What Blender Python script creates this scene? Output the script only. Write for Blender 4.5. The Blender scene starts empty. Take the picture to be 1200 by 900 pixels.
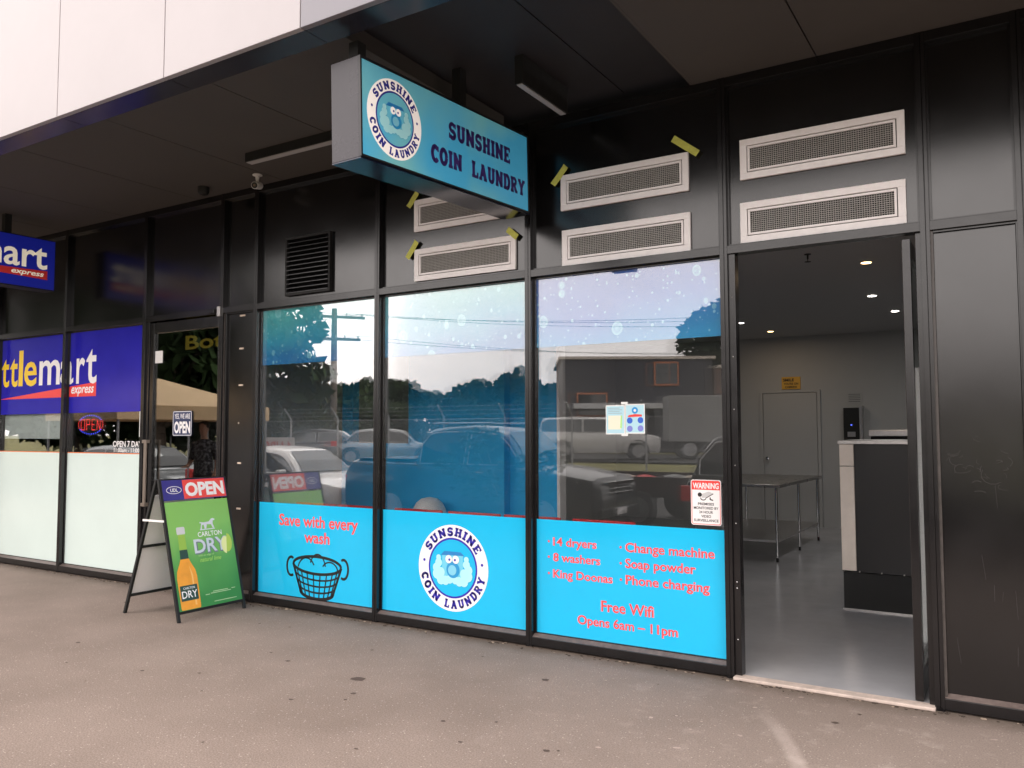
import bpy, bmesh, math, random
from mathutils import Vector, Matrix
random.seed(7)
R = math.radians
SC = bpy.context.scene
C = SC.collection
PI = math.pi

# ------------------------------------------------------------------ camera, sky, sun, exposure
cd = bpy.data.cameras.new('camera'); cam = bpy.data.objects.new('camera', cd); C.objects.link(cam)
yaw, pitch, roll = R(31.8395), R(3.3742), R(-0.1154)
fwd = Vector((-math.sin(yaw)*math.cos(pitch), math.cos(yaw)*math.cos(pitch), math.sin(pitch)))
rt = Vector((math.cos(yaw), math.sin(yaw), 0)); up = rt.cross(fwd)
r2 = math.cos(roll)*rt + math.sin(roll)*up; u2 = -math.sin(roll)*rt + math.cos(roll)*up
M = Matrix((r2, u2, -fwd)).transposed().to_4x4(); M.translation = Vector((0, -5.3787, 1.6))
cam.matrix_world = M
cd.sensor_width = 36; cd.lens = 962.99/1200*36; cd.clip_start = .05; cd.clip_end = 2000
SC.camera = cam
SC.view_settings.view_transform = 'Standard'; SC.view_settings.look = 'None'
SC.view_settings.exposure = 0.92; SC.view_settings.gamma = 1
SUN_EL, SUN_AZ = 58, 200          # bright veiled sun, high behind the photographer's left shoulder
w = bpy.data.worlds.new('World'); SC.world = w; w.use_nodes = True
wn = w.node_tree.nodes; wl = w.node_tree.links; wn.clear()
sky = wn.new('ShaderNodeTexSky'); sky.sky_type = 'NISHITA'; sky.sun_disc = False
sky.sun_elevation = R(SUN_EL); sky.sun_rotation = R(SUN_AZ); sky.dust_density = 4
hs = wn.new('ShaderNodeHueSaturation'); hs.inputs['Saturation'].default_value = .12
mx = wn.new('ShaderNodeMixRGB'); mx.inputs[0].default_value = .82; mx.inputs[2].default_value = (17.6, 16.2, 15.6, 1)
tc = wn.new('ShaderNodeTexCoord'); mp = wn.new('ShaderNodeMapping'); mp.inputs['Scale'].default_value = (1, 1, 3)
nz = wn.new('ShaderNodeTexNoise'); nz.inputs['Scale'].default_value = 2.2; nz.inputs['Detail'].default_value = 4
mr = wn.new('ShaderNodeMapRange'); mr.inputs[1].default_value = .3; mr.inputs[2].default_value = .7
mr.inputs[3].default_value = .86; mr.inputs[4].default_value = 1.08
mu = wn.new('ShaderNodeMixRGB'); mu.blend_type = 'MULTIPLY'; mu.inputs[0].default_value = 1
bg = wn.new('ShaderNodeBackground'); bg.inputs['Strength'].default_value = .12
wo = wn.new('ShaderNodeOutputWorld')
wl.new(sky.outputs[0], hs.inputs['Color']); wl.new(hs.outputs[0], mx.inputs[1])
wl.new(tc.outputs['Generated'], mp.inputs[0]); wl.new(mp.outputs[0], nz.inputs['Vector']); wl.new(nz.outputs['Fac'], mr.inputs[0])
wl.new(mx.outputs[0], mu.inputs[1]); wl.new(mr.outputs[0], mu.inputs[2]); wl.new(mu.outputs[0], bg.inputs['Color']); wl.new(bg.outputs[0], wo.inputs[0])
sd = bpy.data.lights.new('sun', 'SUN'); sd.energy = .6; sd.angle = R(20); sd.color = (1, .95, .9)
so = bpy.data.objects.new('sun', sd); C.objects.link(so)
az = R(SUN_AZ)
sdir = Vector((math.sin(az)*math.cos(R(SUN_EL)), math.cos(az)*math.cos(R(SUN_EL)), math.sin(R(SUN_EL))))
so.rotation_euler = sdir.to_track_quat('Z', 'Y').to_euler()
SC.cycles.transparent_max_bounces = 24; SC.cycles.max_bounces = 8; SC.cycles.glossy_bounces = 5

# ------------------------------------------------------------------ materials
MATS = {}
def mat(name, col, rough=.6, metal=0, spec=.5, noise=None, bump=None, emit=None, coat=0):
    """noise=(scale, amount) varies the colour a little, bump=(scale, strength) gives fine relief"""
    if name in MATS: return MATS[name]
    m = bpy.data.materials.new(name); m.use_nodes = True; MATS[name] = m
    n = m.node_tree.nodes; l = m.node_tree.links; b = n['Principled BSDF']
    b.inputs['Base Color'].default_value = (*col, 1); b.inputs['Roughness'].default_value = rough
    b.inputs['Metallic'].default_value = metal; b.inputs['Specular IOR Level'].default_value = spec
    b.inputs['Coat Weight'].default_value = coat; b.inputs['Coat Roughness'].default_value = .05
    if noise or bump:
        t = n.new('ShaderNodeTexCoord')
    if noise:
        z = n.new('ShaderNodeTexNoise'); z.inputs['Scale'].default_value = noise[0]; z.inputs['Detail'].default_value = 6
        z.inputs['Roughness'].default_value = .65
        r = n.new('ShaderNodeMapRange'); r.inputs[1].default_value = .25; r.inputs[2].default_value = .75
        r.inputs[3].default_value = 1-noise[1]; r.inputs[4].default_value = 1+noise[1]
        x = n.new('ShaderNodeMixRGB'); x.blend_type = 'MULTIPLY'; x.inputs[0].default_value = 1; x.inputs[1].default_value = (*col, 1)
        l.new(t.outputs['Object'], z.inputs['Vector']); l.new(z.outputs['Fac'], r.inputs[0]); l.new(r.outputs[0], x.inputs[2]); l.new(x.outputs[0], b.inputs['Base Color'])
        r3 = n.new('ShaderNodeMapRange'); r3.inputs[1].default_value = .3; r3.inputs[2].default_value = .7
        r3.inputs[3].default_value = rough*(1-noise[1]*.5); r3.inputs[4].default_value = min(1, rough*(1+noise[1]*.7))
        l.new(z.outputs['Fac'], r3.inputs[0]); l.new(r3.outputs[0], b.inputs['Roughness'])
    if bump:
        z2 = n.new('ShaderNodeTexNoise'); z2.inputs['Scale'].default_value = bump[0]; z2.inputs['Detail'].default_value = 4
        bp = n.new('ShaderNodeBump'); bp.inputs['Strength'].default_value = bump[1]; bp.inputs['Distance'].default_value = .004
        l.new(t.outputs['Object'], z2.inputs['Vector']); l.new(z2.outputs['Fac'], bp.inputs['Height']); l.new(bp.outputs[0], b.inputs['Normal'])
    if emit:
        b.inputs['Emission Color'].default_value = (*emit[0], 1); b.inputs['Emission Strength'].default_value = emit[1]
    return m

def glassmat(name, tint, refl):
    m = bpy.data.materials.new(name); m.use_nodes = True; n = m.node_tree.nodes; l = m.node_tree.links; n.clear()
    o = n.new('ShaderNodeOutputMaterial'); t = n.new('ShaderNodeBsdfTransparent'); g = n.new('ShaderNodeBsdfGlossy'); x = n.new('ShaderNodeMixShader')
    t.inputs[0].default_value = (*tint, 1); g.inputs['Roughness'].default_value = 0.0; g.inputs[0].default_value = (1, 1, 1, 1)
    f = n.new('ShaderNodeLayerWeight'); f.inputs['Blend'].default_value = .35
    r = n.new('ShaderNodeMapRange'); r.inputs[1].default_value = 0; r.inputs[2].default_value = 1; r.inputs[3].default_value = refl; r.inputs[4].default_value = min(.95, refl*4.5)
    l.new(f.outputs['Fresnel'], r.inputs[0]); l.new(r.outputs[0], x.inputs[0]); l.new(t.outputs[0], x.inputs[1]); l.new(g.outputs[0], x.inputs[2]); l.new(x.outputs[0], o.inputs[0])
    MATS[name] = m; return m

K = {}
K['frame'] = mat('charcoal_aluminium', (.0075, .0068, .0075), .22, 0, .62, (9, .2), (420, .03))
K['panel'] = mat('charcoal_painted_panel', (.0055, .0052, .0056), .17, 0, .8, (2.3, .28), (600, .04))
K['soffit'] = mat('dark_grey_fibre_cement', (.082, .074, .068), .8, 0, .3, (1.2, .10), (200, .1))
K['recess'] = mat('black_soffit', (.028, .026, .029), .55, 0, .4, (1.0, .2))
K['strip'] = mat('dark_bronze_trim', (.03, .032, .045), .22, .3, .6, (1.3, .3))
K['joint'] = mat('joint_shadow', (.008, .008, .008), .9)
K['white_clad'] = mat('white_cladding', (.385, .355, .365), .38, 0, .4, (1.1, .05))
K['grey_clad'] = mat('grey_cladding', (.21, .20, .225), .35, 0, .4, (1.1, .04))
K['vent'] = mat('white_vent_paint', (.90, .86, .86), .4, 0, .5, (20, .05))
K['vent_grid'] = mat('grey_grille', (.44, .43, .41), .5, 0, .5, (30, .08))
K['black'] = mat('matt_black', (.012, .012, .012), .6, 0, .4, (12, .2))
K['dark'] = mat('dark_void', (.004, .004, .004), .95, 0, .1)
K['tape'] = mat('yellow_masking_tape', (.60, .60, .13), .7, 0, .3, (60, .15))
K['steel'] = mat('brushed_steel', (.55, .53, .52), .3, .9, .5, (40, .1))
K['chrome'] = mat('chrome', (.7, .7, .7), .12, 1)
K['white'] = mat('white_plastic', (.75, .74, .73), .4, 0, .5, (15, .03))
K['paper'] = mat('white_paper', (.82, .84, .83), .6, 0, .3, (20, .03))
K['vinyl_blue'] = mat('sky_blue_vinyl', (.016, .49, .82), .10, 0, .5, (3, .03))
K['navy'] = mat('navy_print', (.030, .028, .30), .5)
K['purple'] = mat('purple_print', (.05, .022, .17), .5)
K['red'] = mat('red_print', (.85, .075, .075), .5)
K['redhot'] = mat('signal_red_print', (.82, .05, .045), .45)
K['print_white'] = mat('white_print', (.86, .84, .84), .5)
K['print_black'] = mat('black_print', (.012, .012, .013), .5)
K['royal'] = mat('royal_blue_vinyl', (.016, .012, .38), .22, 0, .5, (3, .1))
K['yellow'] = mat('yellow_print', (.88, .60, .02), .5)
K['frost'] = mat('mint_frosted_vinyl', (.68, .80, .76), .12, 0, .5, (2, .03))
K['epoxy'] = mat('grey_epoxy_floor', (.40, .40, .42), .20, 0, .5, (1.5, .12))
K['iwall'] = mat('white_interior_paint', (.47, .47, .465), .7, 0, .3, (1.5, .04))
K['iceil'] = mat('interior_ceiling_paint', (.42, .42, .42), .8, 0, .2)
K['bluewall'] = mat('blue_interior_paint', (.015, .40, .78), .5, 0, .4, (2, .05))
K['bshop'] = mat('bottle_shop_paint', (.05, .045, .04), .8)
K['redchair'] = mat('red_plastic', (.75, .03, .035), .35, 0, .5)
K['lamp'] = mat('downlight_glow', (1, 1, 1), .5, emit=((1, .93, .85), 9))
K['lampw'] = mat('warm_downlight_glow', (1, .8, .5), .5, emit=((1, .62, .28), 5))
K['diffuser'] = mat('opal_diffuser', (.42, .40, .40), .5)
K['tyre'] = mat('tyre_rubber', (.018, .018, .018), .8)
K['carglass'] = mat('car_glass', (.012, .014, .016), .05, 0, .8)
K['chromegrey'] = mat('alloy', (.35, .35, .36), .35, .7)
K['lens'] = mat('headlight_lens', (.6, .62, .65), .08, 0, .8)
K['taillens'] = mat('tail_light_lens', (.55, .015, .012), .15, 0, .8)
G = glassmat('tinted_window_glass', (.955, .965, .97), .076)
G3 = glassmat('inner_window_glass', (.97, .975, .975), .028)
G2 = glassmat('clear_door_glass', (.93, .95, .95), .035)

def node_mat(name):
    m = bpy.data.materials.new(name); m.use_nodes = True; MATS[name] = m
    return m, m.node_tree.nodes, m.node_tree.links, m.node_tree.nodes['Principled BSDF']
def ramp(n, stops):
    r = n.new('ShaderNodeValToRGB'); e = r.color_ramp.elements
    while len(e) < len(stops): e.new(.5)
    for i, (p, c) in enumerate(stops): e[i].position = p; e[i].color = (*c, 1)
    return r

# footpath: worn reddish-brown asphalt with fine aggregate, stains and pale scuffs
def footpath_mat():
    m, n, l, b = node_mat('brown_asphalt')
    t = n.new('ShaderNodeTexCoord')
    a = n.new('ShaderNodeTexNoise'); a.inputs['Scale'].default_value = 120; a.inputs['Detail'].default_value = 3
    c = n.new('ShaderNodeTexNoise'); c.inputs['Scale'].default_value = .9; c.inputs['Detail'].default_value = 6; c.inputs['Roughness'].default_value = .6
    v = n.new('ShaderNodeTexVoronoi'); v.inputs['Scale'].default_value = 75
    for q in (a, c, v): l.new(t.outputs['Object'], q.inputs['Vector'])
    base = ramp(n, [(.3, (.168, .129, .107)), (.7, (.232, .181, .154))]); l.new(c.outputs['Fac'], base.inputs[0])
    g = n.new('ShaderNodeMapRange'); g.inputs[1].default_value = .3; g.inputs[2].default_value = .7; g.inputs[3].default_value = .68; g.inputs[4].default_value = 1.34
    l.new(a.outputs['Fac'], g.inputs[0])
    x = n.new('ShaderNodeMixRGB'); x.blend_type = 'MULTIPLY'; x.inputs[0].default_value = 1; l.new(base.outputs[0], x.inputs[1]); l.new(g.outputs[0], x.inputs[2])
    # pale stone chips
    cs = n.new('ShaderNodeSeparateColor'); l.new(v.outputs['Color'], cs.inputs[0])
    th = n.new('ShaderNodeMath'); th.operation = 'GREATER_THAN'; th.inputs[1].default_value = .93; l.new(cs.outputs[0], th.inputs[0])
    dd = n.new('ShaderNodeMath'); dd.operation = 'LESS_THAN'; dd.inputs[1].default_value = .32; l.new(v.outputs['Distance'], dd.inputs[0])
    mm = n.new('ShaderNodeMath'); mm.operation = 'MULTIPLY'; l.new(th.outputs[0], mm.inputs[0]); l.new(dd.outputs[0], mm.inputs[1])
    m3 = n.new('ShaderNodeMath'); m3.operation = 'MULTIPLY'; m3.inputs[1].default_value = .6; l.new(mm.outputs[0], m3.inputs[0])
    x2 = n.new('ShaderNodeMixRGB'); x2.inputs[2].default_value = (.48, .41, .37, 1); l.new(m3.outputs[0], x2.inputs[0]); l.new(x.outputs[0], x2.inputs[1])
    # dark gum spots
    v2 = n.new('ShaderNodeTexVoronoi'); v2.inputs['Scale'].default_value = 2.1; mpp = n.new('ShaderNodeMapping'); mpp.inputs['Location'].default_value = (3.3, 1.2, 0)
    nd = n.new('ShaderNodeTexNoise'); nd.inputs['Scale'].default_value = 14; l.new(t.outputs['Object'], nd.inputs['Vector'])
    ad = n.new('ShaderNodeMixRGB'); ad.blend_type = 'ADD'; ad.inputs[0].default_value = .10; l.new(t.outputs['Object'], ad.inputs[1]); l.new(nd.outputs['Color'], ad.inputs[2])
    l.new(ad.outputs[0], mpp.inputs[0]); l.new(mpp.outputs[0], v2.inputs['Vector'])
    cs2 = n.new('ShaderNodeSeparateColor'); l.new(v2.outputs['Color'], cs2.inputs[0])
    rr = n.new('ShaderNodeMapRange'); rr.inputs[1].default_value = .35; rr.inputs[2].default_value = 1; rr.inputs[3].default_value = 0; rr.inputs[4].default_value = .07; l.new(cs2.outputs[1], rr.inputs[0])
    lt = n.new('ShaderNodeMath'); lt.operation = 'LESS_THAN'; l.new(v2.outputs['Distance'], lt.inputs[0]); l.new(rr.outputs[0], lt.inputs[1])
    l2 = n.new('ShaderNodeMath'); l2.operation = 'MULTIPLY'; l2.inputs[1].default_value = .45; l.new(lt.outputs[0], l2.inputs[0])
    x3 = n.new('ShaderNodeMixRGB'); x3.inputs[2].default_value = (.07, .055, .048, 1); l.new(l2.outputs[0], x3.inputs[0]); l.new(x2.outputs[0], x3.inputs[1])
    # pale worn patches near the laundry doorway and to the right
    sp = n.new('ShaderNodeSeparateXYZ'); l.new(t.outputs['Object'], sp.inputs[0])
    wx = n.new('ShaderNodeMapRange'); wx.inputs[1].default_value = -3.2; wx.inputs[2].default_value = -.6; l.new(sp.outputs[0], wx.inputs[0])
    np_ = n.new('ShaderNodeTexNoise'); np_.inputs['Scale'].default_value = 5.5; np_.inputs['Detail'].default_value = 8; np_.inputs['Roughness'].default_value = .7; l.new(t.outputs['Object'], np_.inputs['Vector'])
    pr = n.new('ShaderNodeMapRange'); pr.inputs[1].default_value = .54; pr.inputs[2].default_value = .70; l.new(np_.outputs['Fac'], pr.inputs[0])
    pm = n.new('ShaderNodeMath'); pm.operation = 'MULTIPLY'; l.new(wx.outputs[0], pm.inputs[0]); l.new(pr.outputs[0], pm.inputs[1])
    pm2 = n.new('ShaderNodeMath'); pm2.operation = 'MULTIPLY'; pm2.inputs[1].default_value = .55; l.new(pm.outputs[0], pm2.inputs[0])
    x4 = n.new('ShaderNodeMixRGB'); x4.inputs[2].default_value = (.42, .35, .31, 1); l.new(pm2.outputs[0], x4.inputs[0]); l.new(x3.outputs[0], x4.inputs[1])
    wb = n.new('ShaderNodeMath'); wb.operation = 'MULTIPLY'; wb.inputs[1].default_value = .22; l.new(wx.outputs[0], wb.inputs[0])
    x5 = n.new('ShaderNodeMixRGB'); x5.inputs[2].default_value = (.36, .30, .27, 1); l.new(wb.outputs[0], x5.inputs[0]); l.new(x4.outputs[0], x5.inputs[1])
    # pale drag mark curving away from the doorway
    def M(op, a, c=None):
        q = n.new('ShaderNodeMath'); q.operation = op
        for i, z in enumerate((a, c)):
            if z is None: continue
            if isinstance(z, (int, float)): q.inputs[i].default_value = z
            else: l.new(z, q.inputs[i])
        return q.outputs[0]
    X, Y = sp.outputs[0], sp.outputs[1]
    pn = M('ADD', M('MULTIPLY', M('ADD', X, 1.35), .894), M('MULTIPLY', M('ADD', Y, .50), .447))
    al = M('ADD', M('MULTIPLY', M('ADD', X, 1.35), .447), M('MULTIPLY', M('ADD', Y, .50), -.894))
    pn = M('ADD', pn, M('MULTIPLY', M('MULTIPLY', al, M('SUBTRACT', .95, al)), -.16))
    wd = n.new('ShaderNodeMapRange'); wd.inputs[1].default_value = .02; wd.inputs[2].default_value = .055; wd.inputs[3].default_value = 1; wd.inputs[4].default_value = 0; l.new(M('ABSOLUTE', pn), wd.inputs[0])
    ea = n.new('ShaderNodeMapRange'); ea.inputs[1].default_value = 0; ea.inputs[2].default_value = .35; l.new(al, ea.inputs[0])
    eb = n.new('ShaderNodeMapRange'); eb.inputs[1].default_value = 1.15; eb.inputs[2].default_value = .8; l.new(al, eb.inputs[0])
    mk = M('MULTIPLY', M('MULTIPLY', M('MULTIPLY', wd.outputs[0], ea.outputs[0]), eb.outputs[0]), M('MULTIPLY', np_.outputs['Fac'], .68))
    x6 = n.new('ShaderNodeMixRGB'); x6.inputs[2].default_value = (.50, .42, .38, 1); l.new(mk, x6.inputs[0]); l.new(x5.outputs[0], x6.inputs[1])
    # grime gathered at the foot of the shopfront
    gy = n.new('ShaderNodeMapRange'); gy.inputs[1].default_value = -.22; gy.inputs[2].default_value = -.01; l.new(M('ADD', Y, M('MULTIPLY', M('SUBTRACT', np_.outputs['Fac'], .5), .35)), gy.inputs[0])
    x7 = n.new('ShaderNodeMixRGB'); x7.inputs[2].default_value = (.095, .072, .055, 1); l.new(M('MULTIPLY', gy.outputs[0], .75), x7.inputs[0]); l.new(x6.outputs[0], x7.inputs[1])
    l.new(x7.outputs[0], b.inputs['Base Color'])
    b.inputs['Roughness'].default_value = .85; b.inputs['Specular IOR Level'].default_value = .35
    bp = n.new('ShaderNodeBump'); bp.inputs['Strength'].default_value = .55; bp.inputs['Distance'].default_value = .004
    l.new(a.outputs['Fac'], bp.inputs['Height']); l.new(bp.outputs[0], b.inputs['Normal'])
    return m
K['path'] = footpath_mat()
K['road'] = mat('road_asphalt', (.042, .041, .041), .85, 0, .3, (3, .2), (120, .4))
K['kerb'] = mat('kerb_concrete', (.30, .28, .26), .8, 0, .3, (6, .15))
K['grass'] = mat('dry_grass', (.16, .15, .055), .9, 0, .2, (1.3, .45), (40, .6))
K['concrete'] = mat('threshold_concrete', (.52, .43, .38), .75, 0, .3, (18, .25), (90, .4))

# printed water-drop vinyl
def drops_mat(name, swap):
    m, n, l, b = node_mat(name)
    t = n.new('ShaderNodeTexCoord'); s = n.new('ShaderNodeSeparateXYZ'); l.new(t.outputs['Object'], s.inputs[0])
    nn = n.new('ShaderNodeTexNoise'); nn.inputs['Scale'].default_value = 1.3; l.new(t.outputs['Object'], nn.inputs['Vector'])
    z = n.new('ShaderNodeMapRange'); z.inputs[1].default_value = 2.25; z.inputs[2].default_value = 2.8; l.new(s.outputs[2], z.inputs[0])
    xx = n.new('ShaderNodeMath'); xx.operation = 'ADD'; l.new(z.outputs[0], xx.inputs[0]); l.new(nn.outputs['Fac'], xx.inputs[1])
    c0 = ramp(n, [(.35, (.010, .22, .52)), (.62, (.03, .42, .60)), (.95, (.10, .55, .58))] if not swap else [(.35, (.02, .34, .66)), (.7, (.015, .16, .55)), (1, (.012, .10, .46))])
    mu2 = n.new('ShaderNodeMath'); mu2.operation = 'MULTIPLY'; mu2.inputs[1].default_value = .66; l.new(xx.outputs[0], mu2.inputs[0]); l.new(mu2.outputs[0], c0.inputs[0])
    last = c0.outputs[0]
    for sc, lo, hi, rad in ((6.5, .35, 1, .34), (16, .15, 1, .30), (34, .35, 1, .28)):
        v = n.new('ShaderNodeTexVoronoi'); v.inputs['Scale'].default_value = sc; mp2 = n.new('ShaderNodeMapping'); mp2.inputs['Scale'].default_value = (1, .02, .85)
        dn = n.new('ShaderNodeTexNoise'); dn.inputs['Scale'].default_value = sc*1.1; l.new(t.outputs['Object'], dn.inputs['Vector'])
        da = n.new('ShaderNodeMixRGB'); da.blend_type = 'ADD'; da.inputs[0].default_value = .16/sc; l.new(t.outputs['Object'], da.inputs[1]); l.new(dn.outputs['Color'], da.inputs[2])
        l.new(da.outputs[0], mp2.inputs[0]); l.new(mp2.outputs[0], v.inputs['Vector'])
        cc = n.new('ShaderNodeSeparateColor'); l.new(v.outputs['Color'], cc.inputs[0])
        ra = n.new('ShaderNodeMapRange'); ra.inputs[1].default_value = lo; ra.inputs[2].default_value = hi; ra.inputs[3].default_value = 0.001; ra.inputs[4].default_value = rad; l.new(cc.outputs[0], ra.inputs[0])
        dv = n.new('ShaderNodeMath'); dv.operation = 'DIVIDE'; l.new(v.outputs['Distance'], dv.inputs[0]); l.new(ra.outputs[0], dv.inputs[1])
        rp = ramp(n, [(0, (.66, .66, .66)), (.5, (.34, .34, .34)), (.85, (.58, .58, .58)), (1, (0, 0, 0))]); l.new(dv.outputs[0], rp.inputs[0])
        x = n.new('ShaderNodeMixRGB'); x.inputs[2].default_value = (.42, .88, .93, 1); l.new(rp.outputs[0], x.inputs[0]); l.new(last, x.inputs[1]); last = x.outputs[0]
    l.new(last, b.inputs['Base Color']); b.inputs['Roughness'].default_value = .35
    return m
K['drops_a'] = drops_mat('water_drop_print_teal', False)
K['drops_b'] = drops_mat('water_drop_print_deep', True)

# lightbox face: a soft blue to green-blue gradient printed on backlit acrylic
def lightbox(name, c1, c2, es):
    m, n, l, b = node_mat(name)
    t = n.new('ShaderNodeTexCoord'); nn = n.new('ShaderNodeTexNoise'); nn.inputs['Scale'].default_value = 1.6; l.new(t.outputs['Object'], nn.inputs['Vector'])
    r = ramp(n, [(.35, c1), (.65, c2)]); l.new(nn.outputs['Fac'], r.inputs[0]); l.new(r.outputs[0], b.inputs['Base Color'])
    b.inputs['Roughness'].default_value = .28; l.new(r.outputs[0], b.inputs['Emission Color']); b.inputs['Emission Strength'].default_value = es
    return m
K['sign_blue'] = lightbox('backlit_sky_blue', (.06, .36, .58), (.17, .44, .44), .14)
K['sign_white'] = mat('backlit_white', (.80, .74, .70), .4, emit=((.9, .8, .74), .2))
K['sign_navy'] = mat('backlit_royal_blue', (.012, .018, .30), .35, emit=((.01, .02, .35), .12))
K['sign_cream'] = mat('backlit_cream', (.80, .74, .62), .4, emit=((.9, .8, .62), .2))

# beer poster background: green with lighter glow to the upper left
def poster_green():
    m, n, l, b = node_mat('green_poster_print')
    t = n.new('ShaderNodeTexCoord'); s = n.new('ShaderNodeSeparateXYZ'); l.new(t.outputs['Object'], s.inputs[0])
    nn = n.new('ShaderNodeTexNoise'); nn.inputs['Scale'].default_value = 3.5; nn.inputs['Detail'].default_value = 1; l.new(t.outputs['Object'], nn.inputs['Vector'])
    z = n.new('ShaderNodeMapRange'); z.inputs[1].default_value = .1; z.inputs[2].default_value = .95; l.new(s.outputs[2], z.inputs[0])
    a = n.new('ShaderNodeMath'); a.operation = 'MULTIPLY_ADD'; a.inputs[1].default_value = .55; l.new(nn.outputs['Fac'], a.inputs[0]); l.new(z.outputs[0], a.inputs[2])
    r = ramp(n, [(.35, (.045, .23, .050)), (.7, (.10, .34, .07)), (1.0, (.22, .50, .11))]); l.new(a.outputs[0], r.inputs[0]); l.new(r.outputs[0], b.inputs['Base Color'])
    b.inputs['Roughness'].default_value = .35
    return m
K['green'] = poster_green()

# ------------------------------------------------------------------ mesh helpers
class MB:
    def __init__(s): s.v = []; s.f = []
    def box(s, x0, x1, y0, y1, z0, z1):
        b = len(s.v)
        s.v += [(x0,y0,z0),(x1,y0,z0),(x1,y1,z0),(x0,y1,z0),(x0,y0,z1),(x1,y0,z1),(x1,y1,z1),(x0,y1,z1)]
        s.f += [tuple(b+i for i in q) for q in ((0,3,2,1),(4,5,6,7),(0,1,5,4),(1,2,6,5),(2,3,7,6),(3,0,4,7))]
        return s
    def cbox(s, c, d): return s.box(c[0]-d[0]/2, c[0]+d[0]/2, c[1]-d[1]/2, c[1]+d[1]/2, c[2]-d[2]/2, c[2]+d[2]/2)
    def poly(s, pts):
        b = len(s.v); s.v += [tuple(p) for p in pts]; s.f.append(tuple(range(b, b+len(pts)))); return s
    def prism(s, pts, vec):
        b = len(s.v); n = len(pts); vec = Vector(vec)
        s.v += [tuple(p) for p in pts] + [tuple(Vector(p)+vec) for p in pts]
        s.f += [tuple(range(b, b+n))[::-1], tuple(range(b+n, b+2*n))] + [(b+i, b+(i+1) % n, b+n+(i+1) % n, b+n+i) for i in range(n)]
        return s
    def hexa(s, p):      # eight corners, bottom four then top four
        b = len(s.v); s.v += [tuple(q) for q in p]
        s.f += [tuple(b+i for i in q) for q in ((0,3,2,1),(4,5,6,7),(0,1,5,4),(1,2,6,5),(2,3,7,6),(3,0,4,7))]; return s
    def tube(s, p, q, r, n=10, r2=None, caps=True):
        p, q = Vector(p), Vector(q); d = (q-p).normalized(); a = d.orthogonal().normalized(); c = d.cross(a); b = len(s.v); r2 = r if r2 is None else r2
        for k, (o, rr) in enumerate(((p, r), (q, r2))):
            for i in range(n):
                t = 2*PI*i/n; s.v.append(tuple(o + rr*(math.cos(t)*a + math.sin(t)*c)))
        s.f += [(b+i, b+(i+1) % n, b+n+(i+1) % n, b+n+i) for i in range(n)]
        if caps: s.f += [tuple(range(b, b+n))[::-1], tuple(range(b+n, b+2*n))]
        return s
    def lathe(s, prof, o=(0,0,0), n=20, axis='z', sx=1, sy=1):
        b = len(s.v)
        for r, z in prof:
            for i in range(n):
                t = 2*PI*i/n; x, y = r*math.cos(t)*sx, r*math.sin(t)*sy
                p = {'z': (x, y, z), 'y': (x, z, y), 'x': (z, x, y)}[axis]
                s.v.append((o[0]+p[0], o[1]+p[1], o[2]+p[2]))
        for k in range(len(prof)-1):
            s.f += [(b+k*n+i, b+k*n+(i+1) % n, b+(k+1)*n+(i+1) % n, b+(k+1)*n+i) for i in range(n)]
        s.f.append(tuple(range(b, b+n))[::-1]); e = b+(len(prof)-1)*n; s.f.append(tuple(range(e, e+n)))
        return s
    def loft(s, rings, close=True):
        b = len(s.v); n = len(rings[0])
        for r in rings: s.v += [tuple(p) for p in r]
        for k in range(len(rings)-1):
            for i in range(n if close else n-1):
                j = (i+1) % n; s.f.append((b+k*n+i, b+k*n+j, b+(k+1)*n+j, b+(k+1)*n+i))
        s.f.append(tuple(range(b, b+n))[::-1]); e = b+(len(rings)-1)*n; s.f.append(tuple(range(e, e+n)))
        return s
    def mesh(s, name, m, smooth=False):
        me = bpy.data.meshes.new(name); me.from_pydata(s.v, [], s.f); me.materials.append(m)
        bm = bmesh.new(); bm.from_mesh(me); bmesh.ops.recalc_face_normals(bm, faces=bm.faces); bm.to_mesh(me); bm.free()
        if smooth:
            me.polygons.foreach_set('use_smooth', [True]*len(me.polygons))
            try: me.set_sharp_from_angle(angle=R(38))
            except Exception: pass
        me.update(); return me
    def build(s, name, m, parent=None, bevel=0, smooth=False, kind=None, label=None):
        o = bpy.data.objects.new(name, s.mesh(name, m, smooth)); C.objects.link(o)
        if parent: o.parent = parent
        if bevel:
            md = o.modifiers.new('bevel', 'BEVEL'); md.width = bevel; md.segments = 2; md.limit_method = 'ANGLE'
        if kind: o['kind'] = kind
        if label: o['label'] = label
        return o
def box(name, m, parent, *a, bevel=0, **k): return MB().box(*a).build(name, m, parent, bevel=bevel, **k)
def thing(name, label, cat, loc=(0, 0, 0), rz=0, group=None):
    o = bpy.data.objects.new(name, None); C.objects.link(o); o.location = loc; o.rotation_euler = (0, 0, rz)
    o.empty_display_size = .1
    return tag(o, label, cat, group)
def tag(o, label, cat, group=None):
    o['label'] = label; o['category'] = cat
    if group: o['group'] = group
    return o
def copy_tree(o, parent=None):
    c = o.copy(); C.objects.link(c); c.parent = parent
    for ch in [k for k in C.objects if k.parent == o]: copy_tree(ch, c)
    return c

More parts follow.
